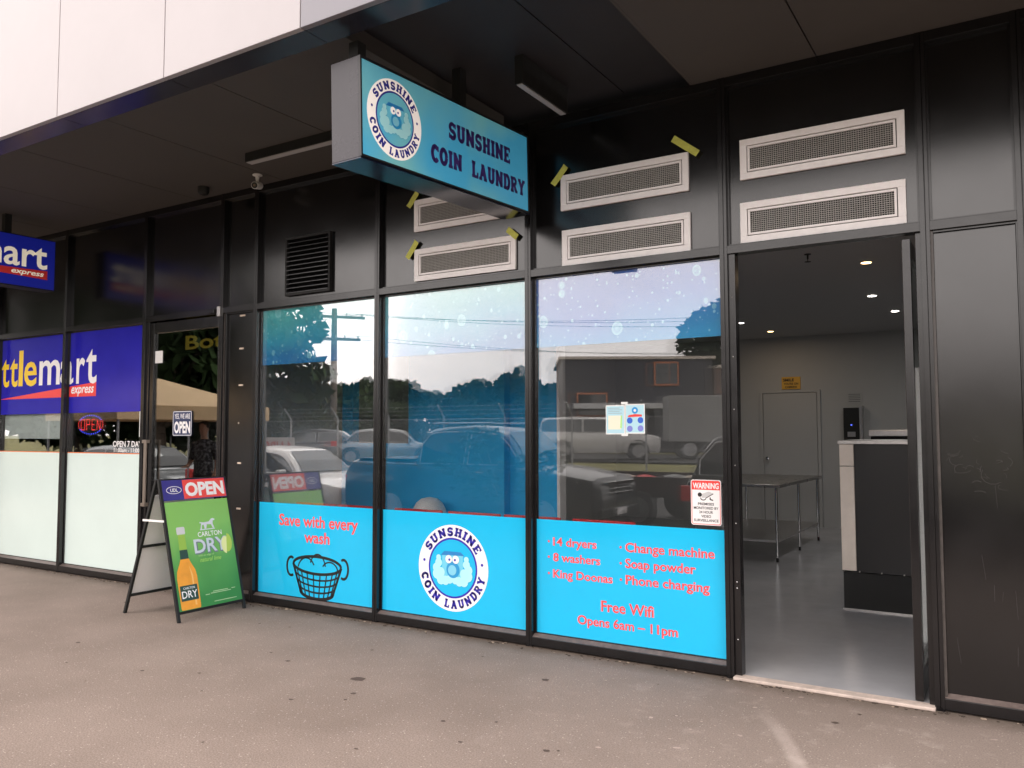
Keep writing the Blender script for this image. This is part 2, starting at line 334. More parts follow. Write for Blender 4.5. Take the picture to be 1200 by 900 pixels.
# a drawing plane: O origin, U to the right, V up, N towards the viewer
class Plane:
    def __init__(s, O, U, V):
        s.O = Vector(O); s.U = Vector(U).normalized(); s.V = Vector(V).normalized(); s.N = s.U.cross(s.V)
    def p(s, u, v, n=0): return s.O + s.U*u + s.V*v + s.N*n
def disc_pts(cx, cy, rx, ry=None, n=40, a0=0, a1=2*PI):
    ry = rx if ry is None else ry
    return [(cx+rx*math.cos(a0+(a1-a0)*i/n), cy+ry*math.sin(a0+(a1-a0)*i/n)) for i in range(n if a1-a0 > 6.2 else n+1)]
def flat(name, P, pts, n, m, parent, **k): return MB().poly([P.p(u, v, n) for u, v in pts]).build(name, m, parent, **k)
def rect(x0, x1, z0, z1): return [(x0, z0), (x1, z0), (x1, z1), (x0, z1)]
def rrect(x0, x1, z0, z1, r):
    o = []
    for cx, cy, a in ((x1-r, z1-r, 0), (x0+r, z1-r, PI/2), (x0+r, z0+r, PI), (x1-r, z0+r, 1.5*PI)):
        o += [(cx+r*math.cos(a+i*PI/8), cy+r*math.sin(a+i*PI/8)) for i in range(5)]
    return o
def strokes(P, lines, w, n, mb=None, dn=.00012):
    """polylines (lists of (u,v)) as flat bands w wide with rounded joints"""
    mb = mb or MB(); k = 0
    for L in lines:
        ww = w
        if isinstance(L, tuple): L, ww = L
        for (a, b), (c, d) in zip(L, L[1:]):
            e = Vector((c-a, d-b)); q = Vector((-e.y, e.x)).normalized()*ww/2 if e.length > 1e-9 else Vector((0, 0))
            mb.poly([P.p(a-q.x, b-q.y, n+k*dn), P.p(c-q.x, d-q.y, n+k*dn), P.p(c+q.x, d+q.y, n+k*dn), P.p(a+q.x, b+q.y, n+k*dn)]); k = (k+1) % 3
        for (a, b) in L[1:-1]:
            mb.poly([P.p(u, v, n+4*dn) for u, v in disc_pts(a, b, ww/2, n=8)])
    return mb

# lettering with the built-in font, fitted to a box measured on the wall
TXT = {}
def text_mesh(body, bold=0, shear=0, sp=1.0):
    key = (body, bold, shear, sp)
    if key in TXT: return TXT[key]
    c = bpy.data.curves.new('lettering', 'FONT'); c.body = body; c.offset = bold; c.shear = shear; c.space_character = sp
    c.resolution_u = 3
    o = bpy.data.objects.new('lettering', c); C.objects.link(o)
    dg = bpy.context.evaluated_depsgraph_get(); me = o.evaluated_get(dg).to_mesh()
    V = [v.co.copy() for v in me.vertices]; F = [tuple(p.vertices) for p in me.polygons]
    o.evaluated_get(dg).to_mesh_clear(); C.objects.unlink(o); bpy.data.objects.remove(o); bpy.data.curves.remove(c)
    TXT[key] = (V, F); return V, F
def text(P, body, x0, x1, zb, h, n, m, parent, bold=.012, shear=0, sp=1.0, name='lettering', zbR=None, ref='H', mb=None):
    """x0..x1 is the width, zb the baseline, h the height of a capital (or of `ref`)"""
    V, F = text_mesh(body, bold, shear, sp)
    a = min(v.x for v in V); b = max(v.x for v in V)
    RV, _ = text_mesh(ref, bold, 0, 1.0); rh = max(v.y for v in RV)
    sx = (x1-x0)/(b-a); sy = h/rh; tilt = 0 if zbR is None else (zbR-zb)
    o = mb or MB(); k = len(o.v)
    o.v += [tuple(P.p(x0+(v.x-a)*sx, zb+v.y*sy + tilt*(v.x-a)/(b-a), n)) for v in V]; o.f += [tuple(k+i for i in f) for f in F]
    if mb: return mb
    nw = len(body.split())
    if nw < 2: return o.build(name, m, parent)
    # every word its own piece of lettering: cut at the widest gaps between glyphs
    iv = sorted((min(V[i].x for i in f), max(V[i].x for i in f)) for f in F); mg = [list(iv[0])]
    for p, q in iv[1:]:
        if p <= mg[-1][1]+1e-4: mg[-1][1] = max(mg[-1][1], q)
        else: mg.append([p, q])
    gaps = sorted(((mg[i+1][0]-mg[i][1], (mg[i+1][0]+mg[i][1])/2) for i in range(len(mg)-1)), reverse=True)[:nw-1]
    cuts = sorted(g[1] for g in gaps)+[1e9]; lo = -1e9; first = None
    for hi in cuts:
        wmb = MB(); idx = {}
        for f in F:
            if lo <= V[f[0]].x < hi:
                for i in f:
                    if i not in idx: idx[i] = len(wmb.v); wmb.v.append(o.v[k+i])
                wmb.f.append(tuple(idx[i] for i in f))
        lo = hi
        if wmb.f:
            q = wmb.build(name, m, parent); first = first or q
    return first

# heavy slab-serif capitals drawn as strokes on a 1-high grid
def arc(cx, cy, rx, ry, a0, a1, n=8): return [(cx+rx*math.cos(R(a0+(a1-a0)*i/n)), cy+ry*math.sin(R(a0+(a1-a0)*i/n))) for i in range(n+1)]
T_, S_ = .20, .14
def st(x, y0=0, y1=1): return ([(x, y0), (x, y1)], T_)
def sl(x0, x1, y): return ([(x0, y), (x1, y)], S_)
GL = {
 'I': (.42, [st(.21), sl(0, .42, .93), sl(0, .42, .07)]),
 'H': (.86, [st(.2), st(.66), sl(0, .38, .93), sl(0, .38, .07), sl(.48, .86, .93), sl(.48, .86, .07), sl(.2, .66, .5)]),
 'N': (.88, [st(.17), st(.70), ([(.14, .95), (.73, .05)], .21), sl(0, .30, .93), sl(0, .34, .07), sl(.54, .88, .93)]),
 'U': (.86, [st(.2, .3), st(.66, .3), sl(0, .38, .93), sl(.48, .86, .93), (arc(.43, .32, .23, .23, 180, 360), .18)]),
 'E': (.74, [st(.2), sl(0, .72, .93), sl(0, .72, .07), sl(.2, .52, .5), ([(.67, 1), (.67, .72)], .11), ([(.67, 0), (.67, .28)], .11), ([(.5, .36), (.5, .64)], .09)]),
 'L': (.72, [st(.2), sl(0, .40, .93), sl(0, .68, .07), ([(.64, 0), (.64, .36)], .12)]),
 'A': (.92, [([(.46, .96), (.18, .05)], .16), ([(.46, .96), (.74, .05)], .22), sl(0, .36, .07), sl(.54, .92, .07), sl(.24, .68, .35), sl(.26, .56, .93)]),
 'S': (.72, [(arc(.36, .70, .24, .22, 20, 270), .17), (arc(.36, .28, .24, .21, 90, -160), .19), ([(.64, .98), (.64, .68)], .09), ([(.08, .02), (.08, .34)], .09)]),
 'C': (.76, [(arc(.42, .5, .28, .42, 40, 320, 14), .20), ([(.68, .98), (.68, .66)], .10)]),
 'O': (.80, [(arc(.40, .5, .28, .42, 0, 360, 18), .20)]),
 'D': (.82, [st(.2), sl(0, .44, .93), sl(0, .44, .07), (arc(.40, .5, .30, .43, -90, 90, 10), .20)]),
 'R': (.86, [st(.2), sl(0, .44, .93), sl(0, .38, .07), (arc(.42, .72, .24, .21, -90, 90, 8), .17), sl(.2, .44, .50), ([(.45, .5), (.68, .05)], .19), sl(.58, .86, .07)]),
 'Y': (.90, [([(.18, .93), (.45, .46)], .20), ([(.72, .93), (.45, .46)], .17), st(.45, 0, .48), sl(0, .36, .93), sl(.56, .90, .93), sl(.26, .64, .07)]),
 ' ': (.38, [])}
def slab(P, body, x0, x1, zb, h, n, m, parent, gap=.09, lab=None, drop=0):
    tot = sum(GL[c][0] for c in body) + gap*(len(body)-1); sx = (x1-x0)/tot; x = 0; mb = MB()
    for c in body:
        wd, ls = GL[c]
        for L, t in ls:
            tt = t*(sx*.6+h*.85)
            strokes(P, [([(x0+(x+a)*sx, zb+b*h + drop*(x+a)/tot) for a, b in L], tt)], tt, n, mb)
        x += wd+gap
    return mb.build('lettering', m, parent)
def slab_ring(P, body, cx, cy, r, h, a0, a1, outward, n, m, parent, gap=.1):
    """letters round a circle from angle a0 to a1 (degrees); outward: tops point away from the centre"""
    tot = sum(GL[c][0] for c in body) + gap*(len(body)-1); x = 0; mb = MB()
    arcw = abs(R(a1-a0))*r; s = arcw/tot
    for c in body:
        wd, ls = GL[c]; a = R(a0 + (a1-a0)*(x+wd/2)/tot)
        ct = Vector((math.cos(a), math.sin(a)))
        vup = ct if outward else -ct; ur = Vector((vup.y, -vup.x)); o = Vector((cx, cy)) + ct*(r if outward else r+h)
        for L, t in ls:
            pts = []
            for (p, q) in L:
                w_ = o + ur*(p-wd/2)*s + vup*q*h; pts.append((w_.x, w_.y))
            tt = t*(.75*s+.7*h); strokes(P, [(pts, tt)], tt, n, mb)
        x += wd+gap
    return mb.build('lettering', m, parent)

def badge(P, cx, cy, r, n, parent, wm, nm, bm_, asp=1.0, name='badge'):
    """white ring with lettering, sky-blue centre, a washing drum with two eyes in a cloud of suds"""
    b = flat(name, P, disc_pts(cx, cy, r*asp, r, 56), n, wm, parent)
    Q = Plane(P.O, P.U*1, P.V)
    flat('ring', Q, disc_pts(cx, cy, r*.70*asp, r*.70, 48), n+.0006, nm, parent)
    flat('badge_centre', Q, disc_pts(cx, cy, r*.655*asp, r*.655, 48), n+.0012, bm_, parent)
    slab_ring(Q, 'SUNSHINE', cx, cy, r*.745, r*.19, 152, 28, True, n+.0008, nm, parent)
    slab_ring(Q, 'COIN', cx, cy, r*.745, r*.19, 190, 243, False, n+.0008, nm, parent)
    slab_ring(Q, 'LAUNDRY', cx, cy, r*.745, r*.19, 254, 350, False, n+.0008, nm, parent)
    mb = MB()
    for a in (171, 9): mb.poly([Q.p(u, v, n+.0008) for u, v in disc_pts(cx+r*.84*math.cos(R(a)), cy+r*.84*math.sin(R(a)), r*.035, n=10)])
    mb.build('dot', nm, parent)
    su = MB(); k = 0
    for sx in (-1, 1):
        for (x, y, q) in ((.40, .10, .10), (.46, -.02, .11), (.44, -.16, .13), (.33, -.29, .12), (.20, -.30, .11), (.34, -.12, .12), (.08, -.27, .10), (.40, .22, .07)):
            su.poly([Q.p(u, v, n+.0030+k*.0001) for u, v in disc_pts(cx+sx*x*r, cy+y*r, q*r, n=14)]); k += 1
    su.build('suds', mat('suds_print', (.42, .82, .88), .5), parent)
    flat('machine_body', Q, [(cx-.30*r, cy-.25*r), (cx+.30*r, cy-.25*r), (cx+.30*r, cy+.30*r), (cx-.30*r, cy+.30*r)], n+.0020, mat('pale_machine_print', (.16, .60, .80), .5), parent)
    flat('machine_lid', Q, [(cx-.34*r, cy+.28*r), (cx+.34*r, cy+.30*r), (cx+.24*r, cy+.38*r), (cx-.24*r, cy+.38*r)], n+.0024, mat('blue_lid_print', (.02, .22, .55), .5), parent)
    dr = MB(); dr.poly([Q.p(u, v, n+.0050) for u, v in disc_pts(cx+.02*r, cy-.04*r, .19*r, n=24)]); dr.build('drum', mat('blue_drum_print', (.02, .30, .62), .5), parent)
    dr = MB(); dr.poly([Q.p(u, v, n+.0056) for u, v in disc_pts(cx+.0*r, cy-.05*r, .12*r, n=20)]); dr.build('drum_window', mat('pale_drum_print', (.22, .60, .78), .5), parent)
    for sx in (-1, 1):
        flat('eye', Q, disc_pts(cx+sx*.10*r, cy+.20*r, .095*r, n=18), n+.0062, wm, parent)
        flat('pupil', Q, disc_pts(cx+sx*.08*r, cy+.19*r, .030*r, n=10), n+.0068, nm, parent)
    return b

# ------------------------------------------------------------------ ground, road
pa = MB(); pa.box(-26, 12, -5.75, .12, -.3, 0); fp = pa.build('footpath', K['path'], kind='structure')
box('kerb', K['kerb'], None, -60, 60, -5.93, -5.752, -.3, -.004, kind='structure', bevel=.02)
box('road', K['road'], None, -90, 60, -16.0, -5.93, -.4, -.135, kind='structure')
box('far_kerb', K['kerb'], None, -90, 60, -16.2, -16.002, -.4, .0, kind='structure')
gr = MB(); nx, ny = 24, 20
for j in range(ny+1):
    for i in range(nx+1):
        yy = -16.2-(j/ny)**1.5*520; gr.v.append((-420+i*35, yy, min(.42, .42*(-16.2-yy)/7)))
for j in range(ny):
    for i in range(nx): a = j*(nx+1)+i; gr.f.append((a, a+1, a+nx+2, a+nx+1))
gr.build('grass_verge', K['grass'], kind='structure')
box('ground', K['road'], None, -420, 420, -16.2, 120, -.60, -.42, kind='structure')
cp = MB().poly([(-34, -24.5, .43), (-5, -24.5, .43), (-5, -36, .43), (-34, -36, .43)]); cp.build('car_park', K['road'], kind='structure')

# ------------------------------------------------------------------ canopy, soffit, upper block
can = thing('canopy', 'dark flat soffit over the footpath with white and grey fascia panels on its edge', 'canopy', (0, -1, 4))
can_inv = Vector((0, 1, -4))
def loc_parent(o, root):
    o.matrix_parent_inverse = Matrix.Translation(-root.location) if root.rotation_euler.z == 0 else root.matrix_basis.inverted(); return o
def cbx(name, m, root, *a, bevel=0, **k): return loc_parent(box(name, m, root, *a, bevel=bevel, **k), root)
JX = [-5.90+1.24*k for k in range(-8, 9)]
lims = [-16.0] + [(-1.047 if abs(x+.94) < .01 else x) for x in JX if -15.9 < x < 4.0] + [4.1]
for a, b in zip(lims, lims[1:]):
    if a >= -3.6 and a < -1.5: continue
    cbx('soffit_panel', K['soffit'], can, a+.005, b-.005, -1.925, .02, 4.0, 4.02)
# the bays beside the recess reach to its edges
cbx('recess_panel', K['recess'], can, -3.415, -2.43, -1.925, .14, 4.105, 4.12)
cbx('recess_panel', K['recess'], can, -2.42, -1.885, -1.925, .14, 4.105, 4.12)
cbx('recess_side', K['soffit'], can, -3.445, -3.422, -1.925, .02, 4.001, 4.118)
cbx('recess_side', K['soffit'], can, -1.882, -1.862, -1.925, .02, 4.001, 4.118)
cbx('recess_side', K['recess'], can, -3.42, -1.884, -1.94, -1.926, 3.99, 4.118)
cbx('soffit_panel', K['soffit'], can, -1.86, -1.052, -1.925, .02, 4.0, 4.021)
for a, b in zip(lims, lims[1:]):
    white = b < -3.3
    cbx('fascia_panel', K['white_clad'] if white else K['grey_clad'], can, a+.004, b-.004, -2.15, -2.11-.0, 3.90, 6.6, bevel=.003)
    cbx('edge_strip', K['strip'], can, a+.003, b-.003, -2.105, -1.93, 3.902, 3.925)
cbx('canopy_core', K['joint'], can, -16, 4.1, -2.10, .0, 4.13, 6.59)
box('upper_block', K['soffit'], None, -16, 4.1, .01, 12, 4.13, 6.6, kind='structure')  # unseen block above the rooms, added so light does not leak in

# ------------------------------------------------------------------ shopfronts
GY = .066
W = Plane((0, GY, 0), (1, 0, 0), (0, 0, 1))      # n > 0 comes towards the street
FR, PN = K['frame'], K['panel']
laundry = thing('laundry_shopfront', 'charcoal framed laundry shopfront with three blue printed windows and open doorway', 'shopfront')
bottle = thing('bottle_shop_front', 'charcoal framed bottle shop front with royal blue window print and frosted lower glass', 'shopfront')
Z0, ZB, ZT, ZT2, ZC = 0, .075, 2.79, 2.845, 3.935
MW = .052
def mullion(x, root, w_=MW, z0=0, z1=4.0, y0=0):
    # two-piece box section with a shadow groove in its left return, as extruded aluminium has
    m = MB().box(x, x+w_*.55, y0, .10, z0, z1).box(x+w_*.55, x+w_*.62, y0+.004, .10, z0, z1).box(x+w_*.62, x+w_, y0, .10, z0, z1)
    return m.build('mullion', FR, root, bevel=.0015)
def rails(x0, x1, root, bottom=True, trans=True):
    if bottom:
        box('bottom_rail', FR, root, x0, x1, .001, .09, .012, ZB, bevel=.002)
        MB().prism([(x0+.001, .010, ZB+.0005), (x0+.001, .055, ZB+.0005), (x0+.001, .055, ZB+.022), (x0+.001, .048, ZB+.022)], (x1-x0-.002, 0, 0)).build('sill_bead', mat('sky_sheen_sill_bead', (.13, .10, .09), .4, 0, .6, (25, .4)), root)  # the sky's reflection on the sloped bead is put into its paler colour
    if trans: box('transom', FR, root, x0, x1, .002, .095, ZT, ZT2, bevel=.0015)
    box('head_rail', FR, root, x0, x1, .002, .10, ZC, 3.999, bevel=.0015)
def upper_panel(x0, x1, root, z0=ZT2, z1=ZC, y=.048, cut=()):
    box('wall_panel', PN, root, x0+.006, x1-.006, y, y+.01, z0+.006, z1-.006, bevel=.001)
    mb = MB(); t = .012                                     # glazing beads round the panel
    mb.box(x0, x0+t, y-.022, y-.001, z0, z1).box(x1-t, x1, y-.022, y-.001, z0, z1).box(x0+t, x1-t, y-.0215, y-.001, z0, z0+t).box(x0+t, x1-t, y-.0215, y-.001, z1-t, z1)
    mb.build('panel_bead', FR, root)
    box('panel_gap', K['dark'], root, x0, x1, y+.012, y+.03, z0, z1)
def window(x0, x1, root, z0=ZB, z1=ZT, gl=None):
    t = .014; fy = GY-.02
    mb = MB().box(x0, x0+t, fy, .09, z0, z1).box(x1-t, x1, fy, .09, z0, z1).box(x0+t, x1-t, fy+.0005, .09, z0+.012, z0+t+.014).box(x0+t, x1-t, fy+.0005, .09, z1-t, z1)
    win = mb.build('window', FR, root)
    MB().box(x0+t, x1-t, GY-.004, GY, z0+t+.014, z1-t).build('pane', gl or G, win)
    d = .0085; i = MB(); a, b = x0+t+.002, x1-t-.002
    i.hexa([(a, GY+.012, z0+.03), (b, GY+.012+d, z0+.03), (b, GY+.016+d, z0+.03), (a, GY+.016, z0+.03), (a, GY+.013, z1-t-.001), (b, GY+.013+d, z1-t-.001), (b, GY+.017+d, z1-t-.001), (a, GY+.017, z1-t-.001)])
    i.build('inner_pane', G3, win)
    return win

MX = {'Z': -12.62, 'M': -11.085, 'A': -9.555, 'B': -8.030, 'C': -6.78, 'D': -6.284, 'E': -4.745, 'F': -3.224, 'G': -1.697, 'H': -.483, 'I': .0096, 'J': 1.5, 'K': 2.6, 'L': 4.0}
for k in 'ZMABC': mullion(MX[k], bottle)
for k in 'DEFGHIJKL': mullion(MX[k], laundry)
seq = 'ZMABCDEFGHIJKL'
for a, b in zip(seq, seq[1:]):
    x0, x1 = MX[a]+MW, MX[b]; root = bottle if a in 'ZMABC' else laundry
    door = (a+b) in ('BC', 'GH'); solid = a in 'CHIJK'
    rails(x0, x1, root, bottom=not door)
    upper_panel(x0, x1, root)
    if solid:
        box('wall_panel', PN, root, x0+.014, x1-.010, .045, .056, ZB+.022, ZT-.014, bevel=.001)
        MB().box(x0, x0+.014, .02, .06, ZB+.001, ZT-.001).build('panel_bead', mat('pale_bead', (.06, .05, .045), .4, 0, .7, (30, .4)), root)  # left bead coloured paler than the other beads
        MB().box(x1-.008, x1, .022, .06, ZB+.001, ZT-.001).box(x0+.015, x1-.009, .0225, .06, ZT-.012, ZT-.001).build('panel_bead', FR, root)
        box('panel_gap', K['dark'], root, x0, x1, .06, .09, ZB, ZT)
box('facade_end', K['joint'], None, -16, MX['Z'], 0, .15, 0, 4.0, kind='structure')

# --- laundry windows
def vrect(win, x0, x1, z0, z1, n, m, name='vinyl'): return flat(name, W, rect(x0, x1, z0, z1), n, m, win)
VI = -.0006      # vinyl lies just behind the outer sheet
wins = {}
for a, b in ('DE', 'EF', 'FG'):
    x0, x1 = MX[a]+MW, MX[b]; wn_ = window(x0, x1, laundry); wins[a] = wn_
    vrect(wn_, x0+.014, x1-.012, ZB+.02, .945, .0050, K['vinyl_blue'], 'vinyl_panel')
    vrect(wn_, x0+.014, x1-.012, 2.25, ZT-.013, -.0045, K['drops_a'] if a != 'F' else K['drops_b'], 'vinyl_band')
wins['D']['label'] = 'window with the laundry basket print'; wins['E']['label'] = 'window with the round badge print'; wins['F']['label'] = 'window with the red list of services'
RT = K['red']; pk = mat('pink_halo_print', (.90, .42, .55), .5)
def redtext(win, body, x0, x1, zb, h, zbR=None, sp=1.0, ref='H'):
    for (nn, bb, mm) in ((.0055, .026, pk), (.0060, .016, RT)):
        e = .004 if bb > .02 else 0
        text(W, body, x0-e, x1+e, zb, h, nn, mm, win, bold=bb, sp=sp, ref=ref)
w1, w2, w3 = wins['D'], wins['E'], wins['F']
redtext(w1, 'Save with every', -5.944, -4.967, .744, .102); redtext(w1, 'wash', -5.614, -5.304, .603, .100)
for body, x0, x1, zb in (('14 dryers', -3.016, -2.660, .756), ('8 washers', -3.016, -2.632, .641), ('King Doonas', -3.017, -2.535, .520)):
    redtext(w3, body, x0, x1, zb, .060); flat('bullet', W, disc_pts(-3.055, zb+.028, .009, n=10), .0061, RT, w3)
for body, x0, x1, zb in (('Change machine', -2.430, -1.785, .753), ('Soap powder', -2.431, -1.917, .640), ('Phone charging', -2.429, -1.823, .525)):
    redtext(w3, body, x0, x1, zb, .064); flat('bullet', W, disc_pts(-2.468, zb+.028, .009, n=10), .0061, RT, w3)
redtext(w3, 'Free Wifi', -2.623, -2.223, .315, .075); redtext(w3, 'Opens 6am \u2013 11pm', -2.815, -2.050, .203, .064)
badge(W, -3.945, .510, .345, .0056, w2, K['print_white'], mat('blue_ink', (.03, .02, .42), .5), K['vinyl_blue'])
# laundry basket line drawing
bx, bz = -5.455, .405; L = []
L.append((arc(bx, bz, .295, .078, 0, 360, 36), 0.0261))
L.append(([(bx-.30, bz), (bx-.205, bz-.235)], 0.0247)); L.append(([(bx+.30, bz), (bx+.205, bz-.235)], 0.0247))
L.append((arc(bx, bz-.235, .205, .065, 180, 360, 16), 0.0290))
for q in range(1, 4):
    f_ = q/4; L.append((arc(bx, bz-.235*f_, .30-.095*f_, .078-.012*f_, 180, 360, 16), 0.0159))
for q in range(1, 11):
    a_ = R(180+q*180/11); L.append(([(bx+.295*math.cos(a_), bz+.078*math.sin(a_)), (bx+.205*math.cos(a_), bz-.235+.065*math.sin(a_))], 0.0145))
L.append((arc(bx-.325, bz-.03, .055, .085, 60, 300, 12), 0.0232)); L.append((arc(bx+.325, bz-.01, .055, .085, 120, -120, 12), 0.0232))
L.append((arc(bx-.13, bz-.06, .11, .12, 165, 30, 8), 0.0145)); L.append((arc(bx+.01, bz-.04, .10, .14, 155, 15, 8), 0.0145)); L.append((arc(bx+.16, bz-.05, .10, .09, 150, 10, 8), 0.0145))
strokes(W, L, .01, .0056).build('basket_print', K['print_black'], w1)

# --- vents
vent0 = None
def vent(x0, z0, first):
    wv, hv = 1.005, .272
    mb = MB(); y = .026; t = .045
    for (a, b, c, d, yy) in ((0, wv, 0, t, 0), (0, wv, hv-t, hv, 0), (0, t, t, hv-t, 0), (wv-t, wv, t, hv-t, 0)): mb.box(a, b, yy, yy+.02, c, d)
    v = mb.build('vent', K['vent'], laundry, bevel=.002); v.location = (x0, y, z0)
    mb = MB(); a = t+.006; s_ = .014
    mb.box(a, wv-a, .003, .018, a, a+s_).box(a, wv-a, .003, .018, hv-a-s_, hv-a).box(a, a+s_, .0032, .018, a+s_, hv-a-s_).box(wv-a-s_, wv-a, .0032, .018, a+s_, hv-a-s_)
    mb.build('inner_frame', K['vent'], v)
    g = MB(); a += s_; n1 = 62; n2 = 11
    for i in range(1, n1): x = a+(wv-2*a)*i/n1; g.box(x-.0014, x+.0014, .007, .016, a, hv-a)
    for i in range(1, n2): z = a+(hv-2*a)*i/n2; g.box(a, wv-a, .0075, .0165, z-.0014, z+.0014)
    g.build('grille', K['vent_grid'], v)
    MB().box(.01, wv-.01, .0201, .0215, .01, hv-.01).build('backing', K['dark'], v)
    return v
VENTS = [(-2.920, 3.272), (-2.912, 2.848), (-1.556, 3.283), (-1.560, 2.855), (-4.333, 3.296), (-4.328, 2.872)]
v0 = vent(*VENTS[0], True)
for p in VENTS[1:]:
    c_ = v0.copy(); C.objects.link(c_); c_.location = (p[0], .026, p[1]); c_.parent = laundry
    for ch in [k for k in C.objects if k.parent == v0]:
        d_ = ch.copy(); C.objects.link(d_); d_.parent = c_
# --- black louvre
lv = MB(); x0, x1, z0, z1 = -5.865, -5.290, 2.885, 3.435
lv.box(x0, x0+.02, .012, .046, z0, z1).box(x1-.02, x1, .012, .046, z0, z1).box(x0+.02, x1-.02, .0125, .046, z0, z0+.02).box(x0+.02, x1-.02, .0125, .046, z1-.02, z1)
lo = lv.build('louvre', K['black'], laundry)
sl0 = MB().hexa([(x0+.021, .008, 0), (x1-.021, .008, 0), (x1-.021, .045, .03), (x0+.021, .045, .03), (x0+.021, .008, .006), (x1-.021, .008, .006), (x1-.021, .045, .036), (x0+.021, .045, .036)]).mesh('slat', FR)
for i in range(12):
    s_ = bpy.data.objects.new('slat', sl0); C.objects.link(s_); s_.parent = lo; s_.location = (0, 0, z0+.022+i*.0425)
box('louvre_gap', K['dark'], laundry, x0, x1, .0465, .0475, z0, z1)

# --- laundry door: leaf swung 90 degrees into the shop, hinged on the right
dl = thing('door', '', '', (0, 0, 0)); 
for k_ in ('label', 'category'): del dl[k_]
bpy.data.objects.remove(dl)
dx = -.545
leaf = MB().box(dx-.045, dx, .06, .135, .025, 2.765).box(dx-.045, dx, 1.10, 1.165, .025, 2.765).box(dx-.044, dx-.001, .135, 1.10, .025, .20).box(dx-.044, dx-.001, .135, 1.10, 2.66, 2.765)
leaf = leaf.build('door', FR, laundry, bevel=.002); leaf['label'] = 'glass door leaf standing open into the shop'
MB().box(dx-.026, dx-.02, .135, 1.10, .20, 2.66).build('pane', G2, leaf)
MB().tube((dx+.05, 1.02, .85), (dx+.05, 1.02, 1.5), .014).tube((dx+.05, 1.02, .9), (dx, 1.02, .9), .009).tube((dx+.05, 1.02, 1.45), (dx, 1.02, 1.45), .009).build('handle', K['steel'], leaf)
MB().box(dx-.047, dx-.045, .07, .125, .03, 2.75).build('weather_strip', mat('worn_rubber', (.07, .06, .055), .7, 0, .3, (60, .6)), leaf)
box('door_jamb', FR, laundry, MX['G']+MW, MX['G']+MW+.045, .02, .10, .005, ZT, bevel=.002)
box('door_jamb', FR, laundry, MX['H']-.03, MX['H'], .03, .10, .005, ZT, bevel=.002)
sc = MB()
for z in (.25, .58, .62, 1.0, 1.38, 1.75, 2.1, 2.5): sc.lathe([(.0001, -.004), (.004, -.002), (.004, 0)], (MX['G']+MW+.022, .02, z), n=8, axis='y')
sc.build('screws', K['chrome'], laundry)
th = box('threshold', K['concrete'], laundry, MX['G']+MW, MX['H']+.005, -.035, .058, .001, .022, bevel=.006)

# --- bottle shop windows
wa = window(MX['M']+MW, MX['A'], bottle); wb = window(MX['A']+MW, MX['B'], bottle); wz = window(MX['Z']+MW, MX['M'], bottle)
wa['label'] = 'window reading ttlem'; wb['label'] = 'window beside the bottle shop door'
for wv_, a, b in ((wz, MX['Z']+MW, MX['M']), (wa, MX['M']+MW, MX['A']), (wb, MX['A']+MW, MX['B'])):
    vrect(wv_, a+.014, b-.012, ZB+.02, 1.372, .0050, K['frost'], 'frosted_vinyl')
    vrect(wv_, a+.014, b-.012, 1.372, 1.382, .0050, mat('orange_line', (.8, .2, .06), .5), 'orange_stripe')
    vrect(wv_, a+.014, b-.012, 1.836, ZT-.013, .0050, K['royal'], 'vinyl_band')
TH = .265
text(W, 't', -11.020, -10.840, 2.193, .345, .0060, K['yellow'], wa, bold=.014, ref='t')
text(W, 't', -10.822, -10.640, 2.193, .345, .0060, K['yellow'], wa, bold=.014, ref='t')
text(W, 'l', -10.618, -10.520, 2.194, .435, .0060, K['yellow'], wa, bold=.014, ref='l')
text(W, 'e', -10.490, -10.205, 2.192, .290, .0060, K['yellow'], wa, bold=.014, ref='e')
text(W, 'm', -10.150, -9.700, 2.190, .290, .0060, K['print_white'], wa, bold=.014, ref='m')
text(W, 'a', -9.690, -9.415, 2.188, .290, .0060, K['print_white'], wb, bold=.014, ref='a')
text(W, 'r', -9.356, -9.185, 2.185, .290, .0060, K['print_white'], wb, bold=.014, ref='r')
text(W, 't', -9.160, -8.950, 2.183, .385, .0060, K['print_white'], wb, bold=.014, ref='t')
xa, xb = MX['M']+MW+.014, MX['A']-.012
def swz(x, top): return 2.030+(2.185-2.030)*(x+11.06)/2.107 if top else 2.028-.004*(x+11.06)/2.107
flat('swoosh', W, [(xa, swz(xa, 0)), (xb, swz(xb, 0)), (xb, swz(xb, 1)), (xa, swz(xa, 1))], .0055, K['redhot'], wa)
xc, xd = MX['A']+MW+.014, -8.953
flat('swoosh', W, [(xc, swz(xc, 0)), (xd, swz(xd, 0)), (xd, swz(xd, 1)), (xc, swz(xc, 1))], .0055, K['redhot'], wb)
text(W, 'express', -9.450, -8.995, 2.066, .105, .0064, K['print_white'], wb, bold=.02, shear=.25)
text(W, 'OPEN 7 DAY', -8.600, -8.075, 1.452, .062, .0060, K['print_white'], wb, bold=.02)
text(W, '11:00am - 11:00pm', -8.580, -8.030, 1.392, .044, .0060, K['print_white'], wb, bold=.015)
vrect(wb, -8.13, -8.06, 1.56, 1.836, .0050, K['paper'], 'paper_strip')

